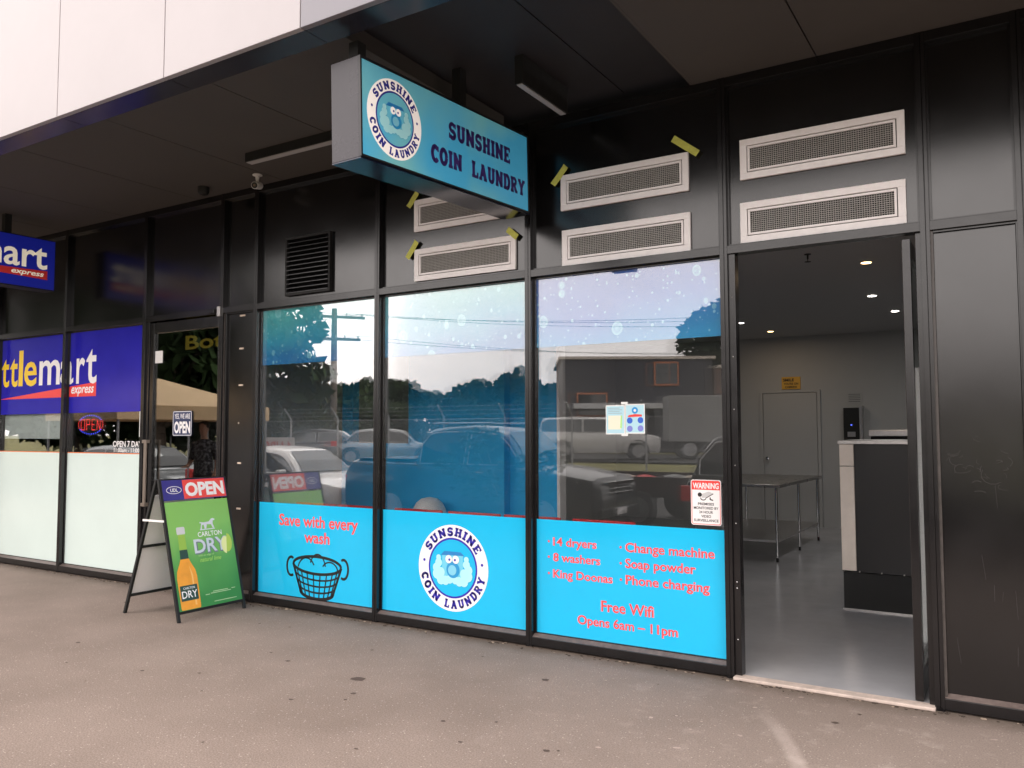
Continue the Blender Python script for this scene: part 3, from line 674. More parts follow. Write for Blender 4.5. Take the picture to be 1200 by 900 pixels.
# --- bottle shop door
X0, X1 = MX['B']+MW, MX['C']
box('door_jamb', FR, bottle, X0, X0+.05, .02, .10, .005, ZT, bevel=.002); box('door_jamb', FR, bottle, X1-.02, X1, .02, .10, .005, ZT, bevel=.002)
a, b = X0+.055, X1-.024
d = MB().box(a, a+.06, .03, .08, .02, 2.775).box(b-.02, b, .03, .08, .02, 2.775).box(a+.06, b-.02, .031, .079, .02, .17).box(a+.06, b-.02, .031, .079, 2.665, 2.775)
d = d.build('door', FR, bottle, bevel=.002); d['label'] = 'closed glass door of the bottle shop'
MB().box(a+.06, b-.02, .05, .056, .17, 2.665).build('pane', glassmat('door_glass', (.85, .87, .87), .07), d)
hx = a+.035
MB().box(hx-.018, hx+.018, -.035, -.015, .83, 1.53).box(hx-.05, hx-.002, -.0349, .03, 1.495, 1.53).box(hx-.05, hx-.002, -.0349, .03, .83, .865).build('handle', mat('bronze_handle', (.30, .25, .21), .35, .6), d, bevel=.003)
box('door_closer_bracket', FR, bottle, X1-.14, X1-.06, -.02, .001, 2.80, 2.84, bevel=.003)
box('door_pivot', K['steel'], bottle, X1-.012, X1+.03, -.02, -.001, 2.76, 2.86, bevel=.003)
box('conduit', FR, bottle, MX['C']+MW+.022, MX['C']+MW+.036, .02, .044, .08, ZT, bevel=.002)
rs = MB()
for z, sx in ((2.745, .075), (2.42, .06), (2.06, .06), (1.30, .05), (.86, .055), (1.69, .012)): rs.box(-6.52, -6.52+sx, .040, .0448, z, z+.016)
rs.build('adhesive_residue', mat('cream_residue', (.62, .50, .40), .8, 0, .3, (60, .4)), bottle)
P2 = Plane((0, .048, 0), (1, 0, 0), (0, 0, 1))
st_ = MB().box(-7.86, -7.735, .047, .0495, 2.345, 2.475).build('sticker', K['white']); tag(st_, 'small blank white sticker high on the bottle shop door glass', 'sticker')
# YES we are open sign
yo = thing('open_sign', 'small navy YES WE ARE OPEN sign on the bottle shop door glass', 'sign', (-7.38, .047, 1.70))
def onto(o): return o
b_ = MB().prism([(u, 0, v) for u, v in rrect(-.155, .155, -.13, .13, .02)], (0, -.003, 0)).build('board', mat('navy_board', (.015, .03, .10), .4), yo)
PY = Plane((0, -.003, 0), (1, 0, 0), (0, 0, 1))
strokes(PY, [(rrect(-.147, .147, -.122, .122, .015)+[rrect(-.147, .147, -.122, .122, .015)[0]], .006)], .006, .0006).build('border', K['print_white'], yo)
text(PY, 'YES, WE ARE', -.125, .125, .05, .05, .0006, K['print_white'], yo, bold=.01); text(PY, 'OPEN', -.13, .13, -.095, .115, .0006, K['print_white'], yo, bold=.04)
# LED open sign
led = thing('led_open_sign', 'glowing red and blue LED OPEN sign behind the bottle shop window', 'sign', (-9.20, .16, 1.70))
MB().prism([(u, 0, v) for u, v in disc_pts(0, 0, .27, .125, 28)], (0, .02, 0)).build('board', K['black'], led)
PL = Plane((0, -.002, 0), (1, 0, 0), (0, 0, 1)); rd = MB(); bl = MB()
for i in range(34):
    a_ = 2*PI*i/34; x, z = .245*math.cos(a_), .108*math.sin(a_)
    (bl if abs(math.sin(a_)) > .5 else rd).poly([PL.p(u, v, .004) for u, v in disc_pts(x, z, .0085, n=6)])
bl.build('blue_leds', mat('blue_led', (.02, .02, .5), .4, emit=((.05, .08, 1), 1.6)), led); rm = mat('red_led', (.5, .02, .02), .4, emit=((1, .06, .05), .8)); rd.build('red_leds', rm, led)
strokes(PL, [([(-.19, -.06), (-.19, .06), (-.12, .06), (-.12, -.06), (-.19, -.06)]), ([(-.08, -.065), (-.08, .06), (-.02, .06), (-.02, 0), (-.08, 0)]), ([(.09, .06), (.03, .06), (.03, -.06), (.09, -.06)]), ([(.03, 0), (.08, 0)]), ([(.13, -.06), (.13, .06), (.19, -.06), (.19, .06)])], .011, .003).build('lettering', rm, led)
# board standing behind the left window
wbd = MB().box(-11.0, -9.63, .11, .125, 1.535, 1.838).build('white_board', mat('pale_board', (.72, .78, .74), .5)); tag(wbd, 'plain pale board behind glass under the blue ttlem lettering', 'board')

# chalky scuffs on the panel right of the doorway
rn = random.Random(21); PH = Plane((0, .0448, 0), (1, 0, 0), (0, 0, 1)); sc_l = []
for k in range(26):
    cx, cz, q = rn.uniform(-.36, -.06), rn.gauss(1.42, .07), rn.uniform(.015, .06); a0 = rn.uniform(0, 360)
    sc_l.append((arc(cx, cz, q, q*rn.uniform(.3, .9), a0, a0+rn.uniform(40, 170), 6), rn.uniform(.0008, .0022)))
for k in range(7): x_, z_ = rn.uniform(-.38, -.05), rn.uniform(.2, 1.2); sc_l.append(([(x_, z_), (x_+rn.uniform(-.02, .02), z_+rn.uniform(.05, .16))], .0012))
strokes(PH, sc_l, .002, .0003).build('scuff_marks', mat('chalky_scuff', (.06, .055, .055), .8, 0, .3, (80, .6)), laundry, kind='stuff')

# ------------------------------------------------------------------ tape, notices
tapeN = 'strips of yellow masking tape on the vents'
def tape(x, z, ang, lab, ln=.14):
    tm2 = MB(); n_t = 10; q = random.random()*3
    for k in range(n_t+1):
        f_ = k/n_t; x_ = -ln/2+ln*f_; y_ = -.0015-.0035*abs(math.sin(f_*5+q))-.014*max(0, abs(f_-.5)-.38)*4*(1 if k > 5 else .3); e_ = .0012*math.sin(k*2.3+q)
        tm2.v += [(x_+e_, y_, -.024), (x_-e_, y_-.001, .024), (x_+e_, y_-.0005, -.024), (x_-e_, y_-.0015, .024)]
    for k in range(n_t):
        a_ = k*4; tm2.f += [(a_, a_+4, a_+5, a_+1), (a_+2, a_+3, a_+7, a_+6), (a_, a_+2, a_+6, a_+4), (a_+1, a_+5, a_+7, a_+3)]
    tm2.f += [(0, 1, 3, 2), (n_t*4, n_t*4+2, n_t*4+3, n_t*4+1)]
    o = tm2.build('masking_tape', K['tape'], smooth=True)
    o.location = (x, .0245, z); o.rotation_euler = (R(3), R(-ang), 0); tag(o, lab, 'tape', tapeN)
tape(-2.925, 3.545, 48, 'yellow masking tape on the upper left corner of the top vent right of the sign', .17)
tape(-1.93, 3.585, -38, 'yellow masking tape, the longest strip, on the upper right corner of a top vent', .23)
tape(-4.34, 3.575, 50, 'yellow masking tape on the corner of the half hidden vent below the sign', .15)
tape(-4.345, 3.145, 52, 'yellow masking tape on the upper left corner of the lower vent left of the sign', .17)
tape(-3.345, 3.155, -40, 'yellow masking tape on the upper right corner of the lower vent below the sign', .12)

# warning sign on the window
wsn = thing('warning_sign', 'white and red WARNING video surveillance sign on the right hand laundry window', 'sign', (-1.835, .058, 1.125))
MB().prism([(u, 0, v) for u, v in rrect(-.105, .105, -.152, .152, .016)], (0, -.003, 0)).build('board', K['print_white'], wsn)
PW = Plane((0, -.0032, 0), (1, 0, 0), (0, 0, 1))
b0 = rrect(-.098, .098, -.145, .145, .012)
strokes(PW, [(b0+[b0[0]], .004)], .004, .0004).build('border', K['redhot'], wsn)
flat('header', PW, rect(-.096, .096, .085, .143), .0008, K['redhot'], wsn)
text(PW, 'WARNING', -.09, .09, .094, .038, .0014, K['print_white'], wsn, bold=.03)
for i, (s_, hw) in enumerate((('PREMISES', .056), ('MONITORED BY', .085), ('24 HOUR', .048), ('VIDEO', .034), ('SURVEILLANCE', .085))):
    text(PW, s_, -hw, hw, -.018-i*.0275, .017, .0008, K['print_black'], wsn, bold=.02)
flat('camera_picture', PW, [(-.035, .055), (.02, .075), (.052, .062), (.0, .033), (-.025, .03)], .0008, mat('pale_grey_print', (.55, .55, .55), .5), wsn)
mbp = MB().poly([PW.p(u, v, .001) for u, v in disc_pts(-.042, .052, .015, n=14)]); mbp = strokes(PW, [([(.0, .03), (.052, .060)], .005), ([(.03, .035), (.03, .022), (.05, .016)], .008), (arc(-.018, .03, .018, .014, 170, 350, 6), .006)], .005, .0012, mbp); mbp.build('camera_picture', K['print_black'], wsn)

# two taped notices
def notice(x, z, lab, kind):
    r_ = thing('notice', lab, 'poster', (x, .0575, z), 0, 'pair of paper notices on the right window')
    MB().box(-.075, .075, -.0014, 0, -.105, .105).build('sheet', K['paper'], r_)
    PP = Plane((0, -.0018, 0), (1, 0, 0), (0, 0, 1)); ink = mat('pale_blue_print', (.45, .72, .82), .6)
    if kind == 'map':
        flat('border_print', PP, rect(-.068, .068, -.097, .097), .0001, ink, r_); flat('map_print', PP, rect(-.055, .045, -.07, .03), .0006, mat('cream_print', (.85, .82, .66), .6), r_)
        flat('green_edge', PP, [(.038, -.06), (.052, -.06), (.054, .03), (.044, .03)], .0010, mat('lime_print', (.45, .80, .25), .6), r_)
        tl = MB()
        for i in range(4): tl.poly([PP.p(u, v, .001) for u, v in rect(-.055, .055-.02*(i % 2), .045+i*.012, .049+i*.012)])
        tl.build('print_lines', mat('grey_print', (.35, .45, .5), .6), r_)
    else:
        flat('border_print', PP, rect(-.068, .068, -.097, .097), .0001, ink, r_)
        flat('round_logo', PP, disc_pts(0, .06, .024, n=20), .0006, mat('cyan_print', (.02, .30, .70), .6), r_)
        flat('round_logo_centre', PP, disc_pts(0, .06, .010, n=12), .0010, K['print_white'], r_)
        flat('red_bar', PP, [(-.055, .012), (.055, .016), (.052, .03), (0, .034), (-.05, .026)], .0006, K['redhot'], r_)
        for i, (cx, cz, cm) in enumerate(((-.04, -.012, 'a'), (.042, -.01, 'a'), (-.04, -.07, 'b'), (.042, -.068, 'b'))):
            flat('round_icon', PP, disc_pts(cx, cz, .022, n=16), .0006, mat('blue_icon', (.03, .13, .62), .6) if cm == 'a' else mat('lilac_icon', (.22, .24, .66), .6), r_)
        MB().box(-.105, -.055, -.003, -.0016, .105, .122).build('tape', K['paper'], r_); MB().box(-.105, -.055, -.003, -.0016, -.122, -.105).build('tape', K['paper'], r_)
    return r_
notice(-2.498, 1.690, 'left paper notice with a small map on the right window', 'map')
notice(-2.345, 1.695, 'right paper notice with blue round icons and red bar', 'icons')

# ------------------------------------------------------------------ projecting laundry sign (lightbox)
def sign_box(name, lab, o, i, zb_o, zt_o, zb_i, zt_i, thick, root_z):
    """o, i: outer and inner end (x, y) of the face that looks to +x"""
    root = thing(name, lab, 'sign', (o[0], (o[1]+i[1])/2, 4.0))
    O = Vector((o[0], o[1], zb_o)); I = Vector((i[0], i[1], zb_i)); U = (I-O).normalized(); V = Vector((0, 0, 1))
    V = (V - U*V.dot(U)).normalized(); P = Plane(O, U, V); return root, P, (I-O).length
sg, PS, LS = sign_box('projecting_sign', 'blue lightbox laundry sign with round badge hanging from the canopy', (-3.162, -1.917), (-3.091, -.1525), 3.181, 3.752, 3.237, 3.803, .24, 4)
HS = .586; KS = 1.02
inv = lambda ob, root: loc_parent(ob, root)
def pbox(P, u0, u1, v0, v1, n0, n1): return MB().hexa([P.p(u0, v0, n0), P.p(u1, v0, n0), P.p(u1, v0, n1), P.p(u0, v0, n1), P.p(u0, v1, n0), P.p(u1, v1, n0), P.p(u1, v1, n1), P.p(u0, v1, n1)])
TK = .235
casing = mat('sign_casing_steel', (.032, .029, .035), .26, .2, .5, (3, .2))
inv(pbox(PS, 0, LS, -.005, HS, -TK, -.012).build('casing', casing, sg, bevel=.003), sg)
rim = mat('sign_rim_black', (.012, .012, .014), .3)
fr_ = MB()
for q in ((0, LS, 0, .014), (0, LS, HS-.016, HS-.001), (0, .012, .014, HS-.016), (LS-.014, LS, .014, HS-.016)):
    t_ = pbox(PS, q[0], q[1], q[2], q[3], -.012, .004); k_ = len(fr_.v); fr_.v += t_.v; fr_.f += [tuple(k_+i for i in f) for f in t_.f]
inv(fr_.build('rim', rim, sg), sg)
inv(pbox(PS, .012, LS-.014, .014, HS-.016, -.011, 0).build('face', K['sign_blue'], sg), sg)
inv(pbox(PS, .0, LS, -.0115, -.0055, -TK, -.0).build('base_plate', mat('glossy_navy_base', (.008, .012, .035), .15, .2, .8, (1.6, .5)), sg), sg)
badge_parts_before = set(C.objects)
badge(PS, .293, .289, .241, .0012, sg, K['sign_white'], K['navy'], K['sign_blue'], asp=1.0)
slab(PS, 'SUNSHINE', .811, 1.522, .318, .110, .0015, K['purple'], sg)
slab(PS, 'COIN', .625, .947, .124, .109, .0015, K['purple'], sg)
slab(PS, 'LAUNDRY', 1.057, 1.712, .120, .109, .0015, K['purple'], sg)
for o_ in set(C.objects)-badge_parts_before: inv(o_, sg)
for (u, zt) in ((.10, 3.90), (1.08, 4.105)):
    p_ = PS.p(u, HS, -TK/2); cbx('hanger_post', K['black'], sg, p_.x-.035, p_.x+.035, p_.y-.035, p_.y+.035, p_.z-.004, zt)

# bottle shop projecting sign
bs, PB, LB = sign_box('projecting_sign', 'blue bottle shop lightbox sign hanging at the left edge', (-9.30, -2.0), (-9.30, -.25), 3.205, 3.80, 3.205, 3.775, .2, 4)
PB = Plane((-9.30, -2.0, 3.21), (0, 1, 0), (0, 0, 1)); LB = 1.75; HB = .575
inv(pbox(PB, 0, LB, 0, HB, -.20, -.01).build('casing', K['black'], bs, bevel=.003), bs); inv(pbox(PB, .012, LB-.012, .012, HB-.012, -.009, 0).build('face', K['sign_navy'], bs), bs)
bef = set(C.objects)
text(PB, 'Bottle', .12, .86, .235, .28, .0015, K['yellow'], bs, bold=.016); text(PB, 'mart', .89, 1.655, .235, .28, .0015, K['sign_cream'], bs, bold=.016, ref='l')
flat('swoosh', PB, [(.1, .15), (1.66, .115), (1.66, .215), (.1, .165)], .0012, K['redhot'], bs)
text(PB, 'express', 1.27, 1.62, .145, .055, .002, K['sign_cream'], bs, bold=.02, shear=.25)
for o_ in set(C.objects)-bef: inv(o_, bs)
cbx('hanger_post', K['black'], bs, -9.43, -9.36, -.78, -.71, 3.783, 3.999); cbx('hanger_post', K['black'], bs, -9.43, -9.36, -1.75, -1.68, 3.783, 3.999)

# soffit lights
def linear_light(lab, x0, x1, y0, y1, z, zt):
    r_ = thing('soffit_light', lab, 'light', ((x0+x1)/2, (y0+y1)/2, z))
    cbx('housing', K['black'], r_, x0, x1, y0, y1, z+.006, zt, bevel=.002); cbx('diffuser', K['diffuser'], r_, x0+.012, x1-.012, y0+.008, y1-.008, z, z+.008)
linear_light('long black batten light on the soffit left of the laundry sign', -5.60, -4.35, -.70, -.625, 3.915, 3.999)
linear_light('short batten light in the black recess right of the sign', -2.80, -2.735, -.83, -.20, 3.905, 4.104)
# cctv camera
cc = thing('cctv_camera', 'white bullet CCTV camera hanging from the soffit beside the batten light', 'camera', (-5.98, -.235, 4.0))
MB().lathe([(.045, 0), (.045, -.008), (.02, -.014), (.014, -.06)], n=16).build('mount', K['white'], cc, smooth=True)
cv = Vector((.45, -.85, -.25)).normalized()
MB().tube((-.03, .055, -.085), Vector((-.03, .055, -.085))+cv*.13, .034, 18).build('body', K['white'], cc, smooth=True, bevel=.003)
f0 = Vector((-.03, .055, -.085))+cv*.131; MB().tube(f0, f0+cv*.003, .028, 18).build('lens_face', K['black'], cc)
MB().tube(f0+cv*.003, f0+cv*.005, .012, 12).build('lens', mat('brown_lens', (.16, .10, .07), .2), cc)
MB().tube((0, 0, -.055), (-.02, .035, -.08), .012, 10).build('neck', K['white'], cc)
tag(MB().lathe([(.055, 0), (.055, -.05), (.04, -.075), (.01, -.085)], (-6.73, -.25, 4.0), n=16).build('sensor', K['black'], smooth=True), 'small black round sensor on the soffit above the bottle shop door', 'sensor')

# ------------------------------------------------------------------ A-frame sign
af = thing('sandwich_board', 'black A-frame pavement sign with green beer poster and red OPEN header', 'sign', (-6.46, -.52, 0))
def A(o): return loc_parent(o, af)
bl_ = K['black']
ft_l, ft_r, tp_l, tp_r = Vector((-6.10, -.885, 0)), Vector((-6.10, -.20, 0)), Vector((-6.42, -.885, 1.195)), Vector((-6.42, -.20, 1.195))
def bar(p, q, w_, t_, side):
    p, q = Vector(p), Vector(q); d_ = (q-p).normalized(); s_ = Vector(side).normalized(); n_ = d_.cross(s_).normalized()
    return [p-s_*w_/2-n_*t_/2, p+s_*w_/2-n_*t_/2, p+s_*w_/2+n_*t_/2, p-s_*w_/2+n_*t_/2, q-s_*w_/2-n_*t_/2, q+s_*w_/2-n_*t_/2, q+s_*w_/2+n_*t_/2, q-s_*w_/2+n_*t_/2]
YL, YR = Vector((0, 1, 0)), Vector((0, 1, 0))
A(MB().hexa(bar(ft_l, tp_l, .024, .024, YL)).build('leg', bl_, af)); A(MB().hexa(bar(ft_r, tp_r, .024, .024, YL)).build('leg', bl_, af))
rl, rr_, rt_l, rt_r = Vector((-6.86, -.885, 0)), Vector((-6.86, -.20, 0)), Vector((-6.45, -.885, 1.19)), Vector((-6.45, -.20, 1.19))
A(MB().hexa(bar(rl, rt_l, .024, .024, YL)).build('leg', bl_, af)); A(MB().hexa(bar(rr_, rt_r, .024, .024, YL)).build('leg', bl_, af))
def at(p, q, z): f_ = z/1.195; return p.lerp(q, f_)
def cross(p, q, r_, s_, z, nm='crossbar'): A(MB().hexa(bar(at(p, q, z)+Vector((0, .012, 0)), at(r_, s_, z)-Vector((0, .012, 0)), .022, .022, Vector((0, 0, 1)))).build(nm, bl_, af))
for z in (.075, 1.185): cross(ft_l, tp_l, ft_r, tp_r, z)
for z in (.16, .60, 1.12): cross(rl, rt_l, rr_, rt_r, z)
e_ = (at(ft_r, tp_r, .6)-at(ft_l, tp_l, .6)).normalized(); vv = (tp_l-ft_l).normalized()
PA = Plane(at(ft_l, tp_l, 0)+Vector((.010, .012, 0)), e_, vv)
WA = .661
A(pbox(PA, 0, WA, .09, 1.03, -.008, 0).build('poster', K['green'], af)); A(pbox(PA, 0, WA, 1.045, 1.225, -.008, .004).build('header_board', mat('header_blue', (.03, .025, .22), .4), af))
bef = set(C.objects)
flat('header_red', PA, rect(.205, WA-.004, 1.05, 1.222), .0050, mat('header_red', (.80, .07, .06), .4), af)
text(PA, 'OPEN', .225, .640, 1.078, .118, .0058, K['print_white'], af, bold=.045)
text(PA, 'UDL', .075, .150, 1.12, .03, .0058, K['print_white'], af, bold=.02)
el = arc(.112, 1.135, .075, .032, 0, 360, 24); strokes(PA, [(el, .005)], .005, .0052).build('oval', K['print_white'], af)
# bottle
def bottle_prof(s=1): return [(.060, .0), (.082, .02), (.085, .30), (.070, .38), (.036, .45), (.030, .62), (.034, .64), (.034, .685)]
bc, bb0 = .122, .095
def half(pf, sx=1.17): return [(bc+r_*sx, bb0+h_) for r_, h_ in pf] + [(bc-r_*sx, bb0+h_) for r_, h_ in pf[::-1]]
amber = mat('amber_bottle_print', (.82, .34, .03), .4, 0, .5, (9, .12))
flat('bottle_print', PA, half([(.080, 0), (.084, .02), (.086, .27), (.078, .33), (.050, .39), (.036, .43)]), .0008, amber, af)
flat('bottle_highlight', PA, [(bc+.045, bb0+.03), (bc+.062, bb0+.03), (bc+.060, bb0+.29), (bc+.035, bb0+.37), (bc+.045, bb0+.27)], .0012, mat('pale_amber_print', (.88, .50, .14), .4), af)
flat('neck_label', PA, half([(.036, .43), (.033, .51)]), .0008, mat('dark_label', (.02, .06, .045), .5), af)
flat('bottle_neck', PA, half([(.033, .51), (.029, .645)]), .0008, mat('lime_neck_print', (.30, .50, .07), .4), af)
flat('bottle_cap', PA, half([(.032, .645), (.036, .655), (.036, .70), (.030, .71)]), .0009, mat('silver_print', (.62, .62, .64), .4), af)
flat('bottle_label', PA, rect(bc-.086, bc+.086, bb0+.075, bb0+.205), .0016, mat('dark_label', (.02, .06, .045), .5), af)
silver = mat('silver_letter_print', (.66, .68, .72), .35, .3)
text(PA, 'CARLTON', bc-.055, bc+.06, bb0+.172, .018, .0022, K['print_white'], af, bold=.01); text(PA, 'DRY', bc-.075, bc+.078, bb0+.098, .060, .0022, K['print_white'], af, bold=.01)
text(PA, 'CARLTON', .290, .545, .700, .042, .0012, K['print_white'], af, bold=.012)
text(PA, 'DRY', .239, .589, .556, .126, .0010, mat('dark_silver_print', (.16, .20, .22), .4), af, bold=.05); text(PA, 'DRY', .235, .583, .562, .120, .0016, silver, af, bold=.02)
flat('lime_wedge', PA, arc(.585, .62, .055, .085, -110, 80, 14), .0022, mat('lime_green_print', (.45, .60, .09), .5), af); flat('lime_flesh', PA, arc(.572, .60, .050, .078, 70, 265, 14), .0026, mat('lime_flesh_print', (.80, .82, .36), .5), af)
text(PA, 'with an edge of', .265, .43, .528, .016, .0012, mat('pale_green_print', (.50, .72, .30), .5), af, bold=0); text(PA, 'natural lime', .275, .50, .478, .038, .0012, mat('lime_script_print', (.42, .72, .14), .5), af, bold=0, shear=.4)
# horse and dray emblem as a small silver silhouette
hs_ = [(.375, .795), (.39, .86), (.372, .865), (.378, .875), (.41, .868), (.46, .872), (.485, .90), (.50, .905), (.52, .893), (.513, .88), (.50, .88), (.495, .85), (.505, .80), (.49, .80), (.478, .84), (.44, .845), (.43, .80), (.415, .80), (.41, .845), (.395, .84), (.388, .795)]
hs_ = [(.40+(x-.44)*1.15, .805+(z-.845)*.85) for x, z in hs_]
flat('horse_emblem', PA, hs_, .0012, silver, af); flat('emblem_base', PA, rect(.32, .48, .757, .765), .0012, silver, af)
sm = MB()
for (x0_, x1_, z_) in ((.36, .52, .205), (.335, .55, .192), (.28, .325, .187), (.56, .60, .205), (.36, .60, .118)): sm.poly([PA.p(u, v, .0012) for u, v in rect(x0_, x1_, z_, z_+.006)])
sm.build('fine_print', mat('fine_print_green', (.45, .65, .35), .5), af)
for o_ in set(C.objects)-bef: A(o_)
PR = Plane(at(rr_, rt_r, 0)+Vector((-.012, -.012, 0)), (0, -1, 0), (rt_l-rl).normalized())
A(pbox(PR, 0, WA, .17, .62, .006, .012).build('back_panel', mat('white_board_paint', (.86, .81, .81), .5, 0, .4, (3, .06)), af)); A(pbox(PR, 0, WA, .64, 1.11, .006, .012).build('back_panel', MATS['white_board_paint'], af))
st1, st2 = at(ft_l, tp_l, .84), at(rl, rt_l, .84); A(MB().hexa(bar(st1+Vector((.01, -.014, 0)), st2+Vector((-.04, -.014, 0)), .018, .004, Vector((0, 0, 1)))).build('stay', K['white'], af))

# ------------------------------------------------------------------ interior of the laundry
def S(name, m, *a, **k): return box(name, m, None, *a, kind='structure', **k)
S('interior_floor', K['epoxy'], -6.6, 1.6, .059, 9.1, -.2, .018)
S('interior_wall', K['iwall'], -6.6, 1.6, 9.0, 9.1, .018, 3.22); S('interior_wall', K['iwall'], 1.5, 1.6, .12, 9.0, .018, 3.22); S('interior_wall', K['iwall'], -6.7, -6.6, .12, 9.1, .018, 3.22)
S('interior_ceiling', K['iceil'], -6.7, 1.6, .12, 9.1, 3.22, 3.3)
S('bulkhead', K['dark'], -16, 4.1, .101, .13, 2.81, 3.99)
S('side_wall', K['dark'], 1.6, 4.1, .1, .14, 0, 2.81)
# bottle shop room
S('bottle_shop_floor', K['bshop'], -16, -6.72, .12, 8, -.2, .015); S('bottle_shop_wall', K['bshop'], -16, -6.72, 7.9, 8, .015, 3.2); S('bottle_shop_wall', K['bshop'], -6.78, -6.72, .14, 8, .015, 3.2); S('bottle_shop_wall', K['bshop'], -16.1, -16, .1, 8, 0, 3.2); S('bottle_shop_ceiling', K['bshop'], -16, -6.72, .14, 8, 3.2, 3.3)
bsg = thing('hanging_sign', 'dim yellow lettered board hanging inside the bottle shop door', 'sign', (-8.3, 1.2, 2.72))
MB().box(-.9, .9, 0, .03, -.12, .14).build('board', mat('dark_board', (.01, .01, .02), .5), bsg)
text(Plane((0, -.001, 0), (1, 0, 0), (0, 0, 1)), 'Bottle', -.62, .62, -.07, .17, .001, mat('dim_yellow', (.5, .36, .05), .5, emit=((.5, .36, .05), .12)), bsg, bold=.02)
# blue partition with hatch
bp_ = MB().box(-6.53, -3.765, 1.5, 1.6, .02, 1.485).box(-5.575, -3.765, 1.5, 1.6, 1.485, 3.21).box(-6.53, -6.37, 1.5, 1.6, 1.485, 3.21).box(-6.37, -5.575, 1.5, 1.6, 2.6, 3.21)
part = bp_.build('partition', K['bluewall'], None); tag(part, 'bright blue interior partition wall seen through the laundry windows', 'wall')
MB().box(-3.765, -3.735, 1.49, 1.61, .02, 3.21).build('end_trim', K['white'], part)
MB().box(-5.36, -4.3, 1.40, 1.498, .02, 3.2).build('ledge', K['bluewall'], part)
# back door, signs on the back wall
bd = thing('back_door', 'plain grey painted door in the far wall of the laundry', 'door', (-3.36, 8.998, .018))
MB().box(-.44, .44, -.03, -.002, .005, 2.24).build('door_panel', mat('grey_door_paint', (.46, .46, .455), .6), bd, bevel=.003)
MB().box(-.50, -.45, -.035, -.001, 0, 2.29).box(.45, .50, -.035, -.001, 0, 2.29).box(-.45, .45, -.0345, -.001, 2.25, 2.29).build('door_frame', K['iwall'], bd)
MB().lathe([(.012, 0), (.012, -.04), (.032, -.05), (.03, -.075), (.01, -.08)], (-.37, -.03, 1.13), n=12, axis='y').build('knob', K['chrome'], bd, smooth=True)
ys = thing('wall_sign', 'small yellow SMILE camera sign above the back door', 'sign', (-3.33, 8.99, 2.43))
MB().box(-.155, .155, -.01, 0, -.105, .105).build('board', mat('amber_board', (.75, .42, .05), .5), ys)
PQ = Plane((0, -.012, 0), (1, 0, 0), (0, 0, 1))
text(PQ, 'SMILE', -.13, .05, .03, .045, .001, K['print_black'], ys, bold=.03); text(PQ, "YOU'RE ON", -.12, .12, -.03, .035, .001, K['print_black'], ys, bold=.02); text(PQ, 'CAMERA', -.10, .10, -.085, .035, .001, K['print_black'], ys, bold=.02)
nt = thing('paper_notice', 'pale paper notice on the back wall above the dark dispenser', 'notice', (-2.33, 8.995, 2.15))
MB().box(-.12, .12, -.004, 0, -.09, .09).build('sheet', K['iwall'], nt); lm = MB()
for i in range(5): lm.box(-.09, .09, -.0055, -.0045, .06-i*.03, .066-i*.03)
lm.build('print_lines', K['black'], nt)
dp = thing('dispenser', 'dark wall mounted soap vending dispenser with steel edge on the back wall', 'dispenser', (-2.36, 8.99, 1.72))
MB().box(-.12, .12, -.16, 0, -.27, .27).build('body', K['black'], dp, bevel=.01); MB().box(.12, .165, -.15, 0, -.28, .30).build('side_trim', K['steel'], dp); MB().box(-.06, .06, -.165, -.16, -.20, -.12).build('slot', K['steel'], dp)
MB().box(-.01, .012, -.164, -.161, -.02, .0).build('indicator', mat('blue_indicator', (.02, .04, .4), .4, emit=((.1, .15, 1), 1)), dp)
# folding table
tb = thing('folding_table', 'steel topped work table with six tubular legs inside the laundry', 'table', (-2.97, 6.1, .018))
x0, x1, y0, y1 = -.72, .44, -1.25, 1.22
MB().box(x0, x1, y0, y1, .90, .94).build('table_top', mat('worn_steel_top', (.24, .235, .23), .28, .8, .5, (5, .15)), tb, bevel=.004)
for lx in (x0+.06, x1-.06):
    for ly in (y0+.06, -.02, y1-.06):
        lg = MB().tube((lx, ly, .05), (lx, ly, .90), .019, 12).build('leg', K['chrome'], tb, smooth=True)
        MB().tube((lx, ly, 0), (lx, ly, .05), .016, 10).build('foot', K['black'], lg)
MB().box(x0+.05, x1-.05, y0+.05, y1-.05, .235, .262).build('shelf', K['steel'], tb)
# machine bank beside the doorway
cn = thing('machine_bank', 'tall black fronted machine bank with steel end trim inside the doorway', 'counter', (-1.42, 2.53, .018))
MB().box(.0, 1.9, .012, .95, .335, 1.47).build('body', mat('black_laminate', (.012, .012, .013), .35), cn)
MB().box(.0, .12, -.012, .011, .345, 1.27).box(.0, .12, -.0121, .011, 1.275, 1.47).build('end_trim', mat('cream_steel_trim', (.82, .73, .65), .45, .1, .5, (4, .1)), cn, bevel=.002)
MB().box(-.012, 1.92, -.03, .97, 1.471, 1.505).build('top', K['steel'], cn, bevel=.004); MB().box(.01, 1.9, -.01, .93, 0, .33).build('plinth', K['black'], cn)
sb = MB()
for i in range(5): sb.box(.14+i*.18, .15+i*.18, -.014, .012, .335, .345)
sb.build('clips', K['steel'], cn)
MB().box(0, 1.9, -.012, -.0101, .001, .012).build('plinth_trim', K['steel'], cn)
ct = thing('change_machine', 'low steel topped machine standing behind the black machine bank', 'machine', (-1.25, 4.55, .018))
MB().box(-.2, .9, 0, .6, 0, 1.53).build('body', K['black'], ct); MB().box(-.22, .92, -.03, .62, 1.531, 1.60).build('top', K['steel'], ct, bevel=.006)
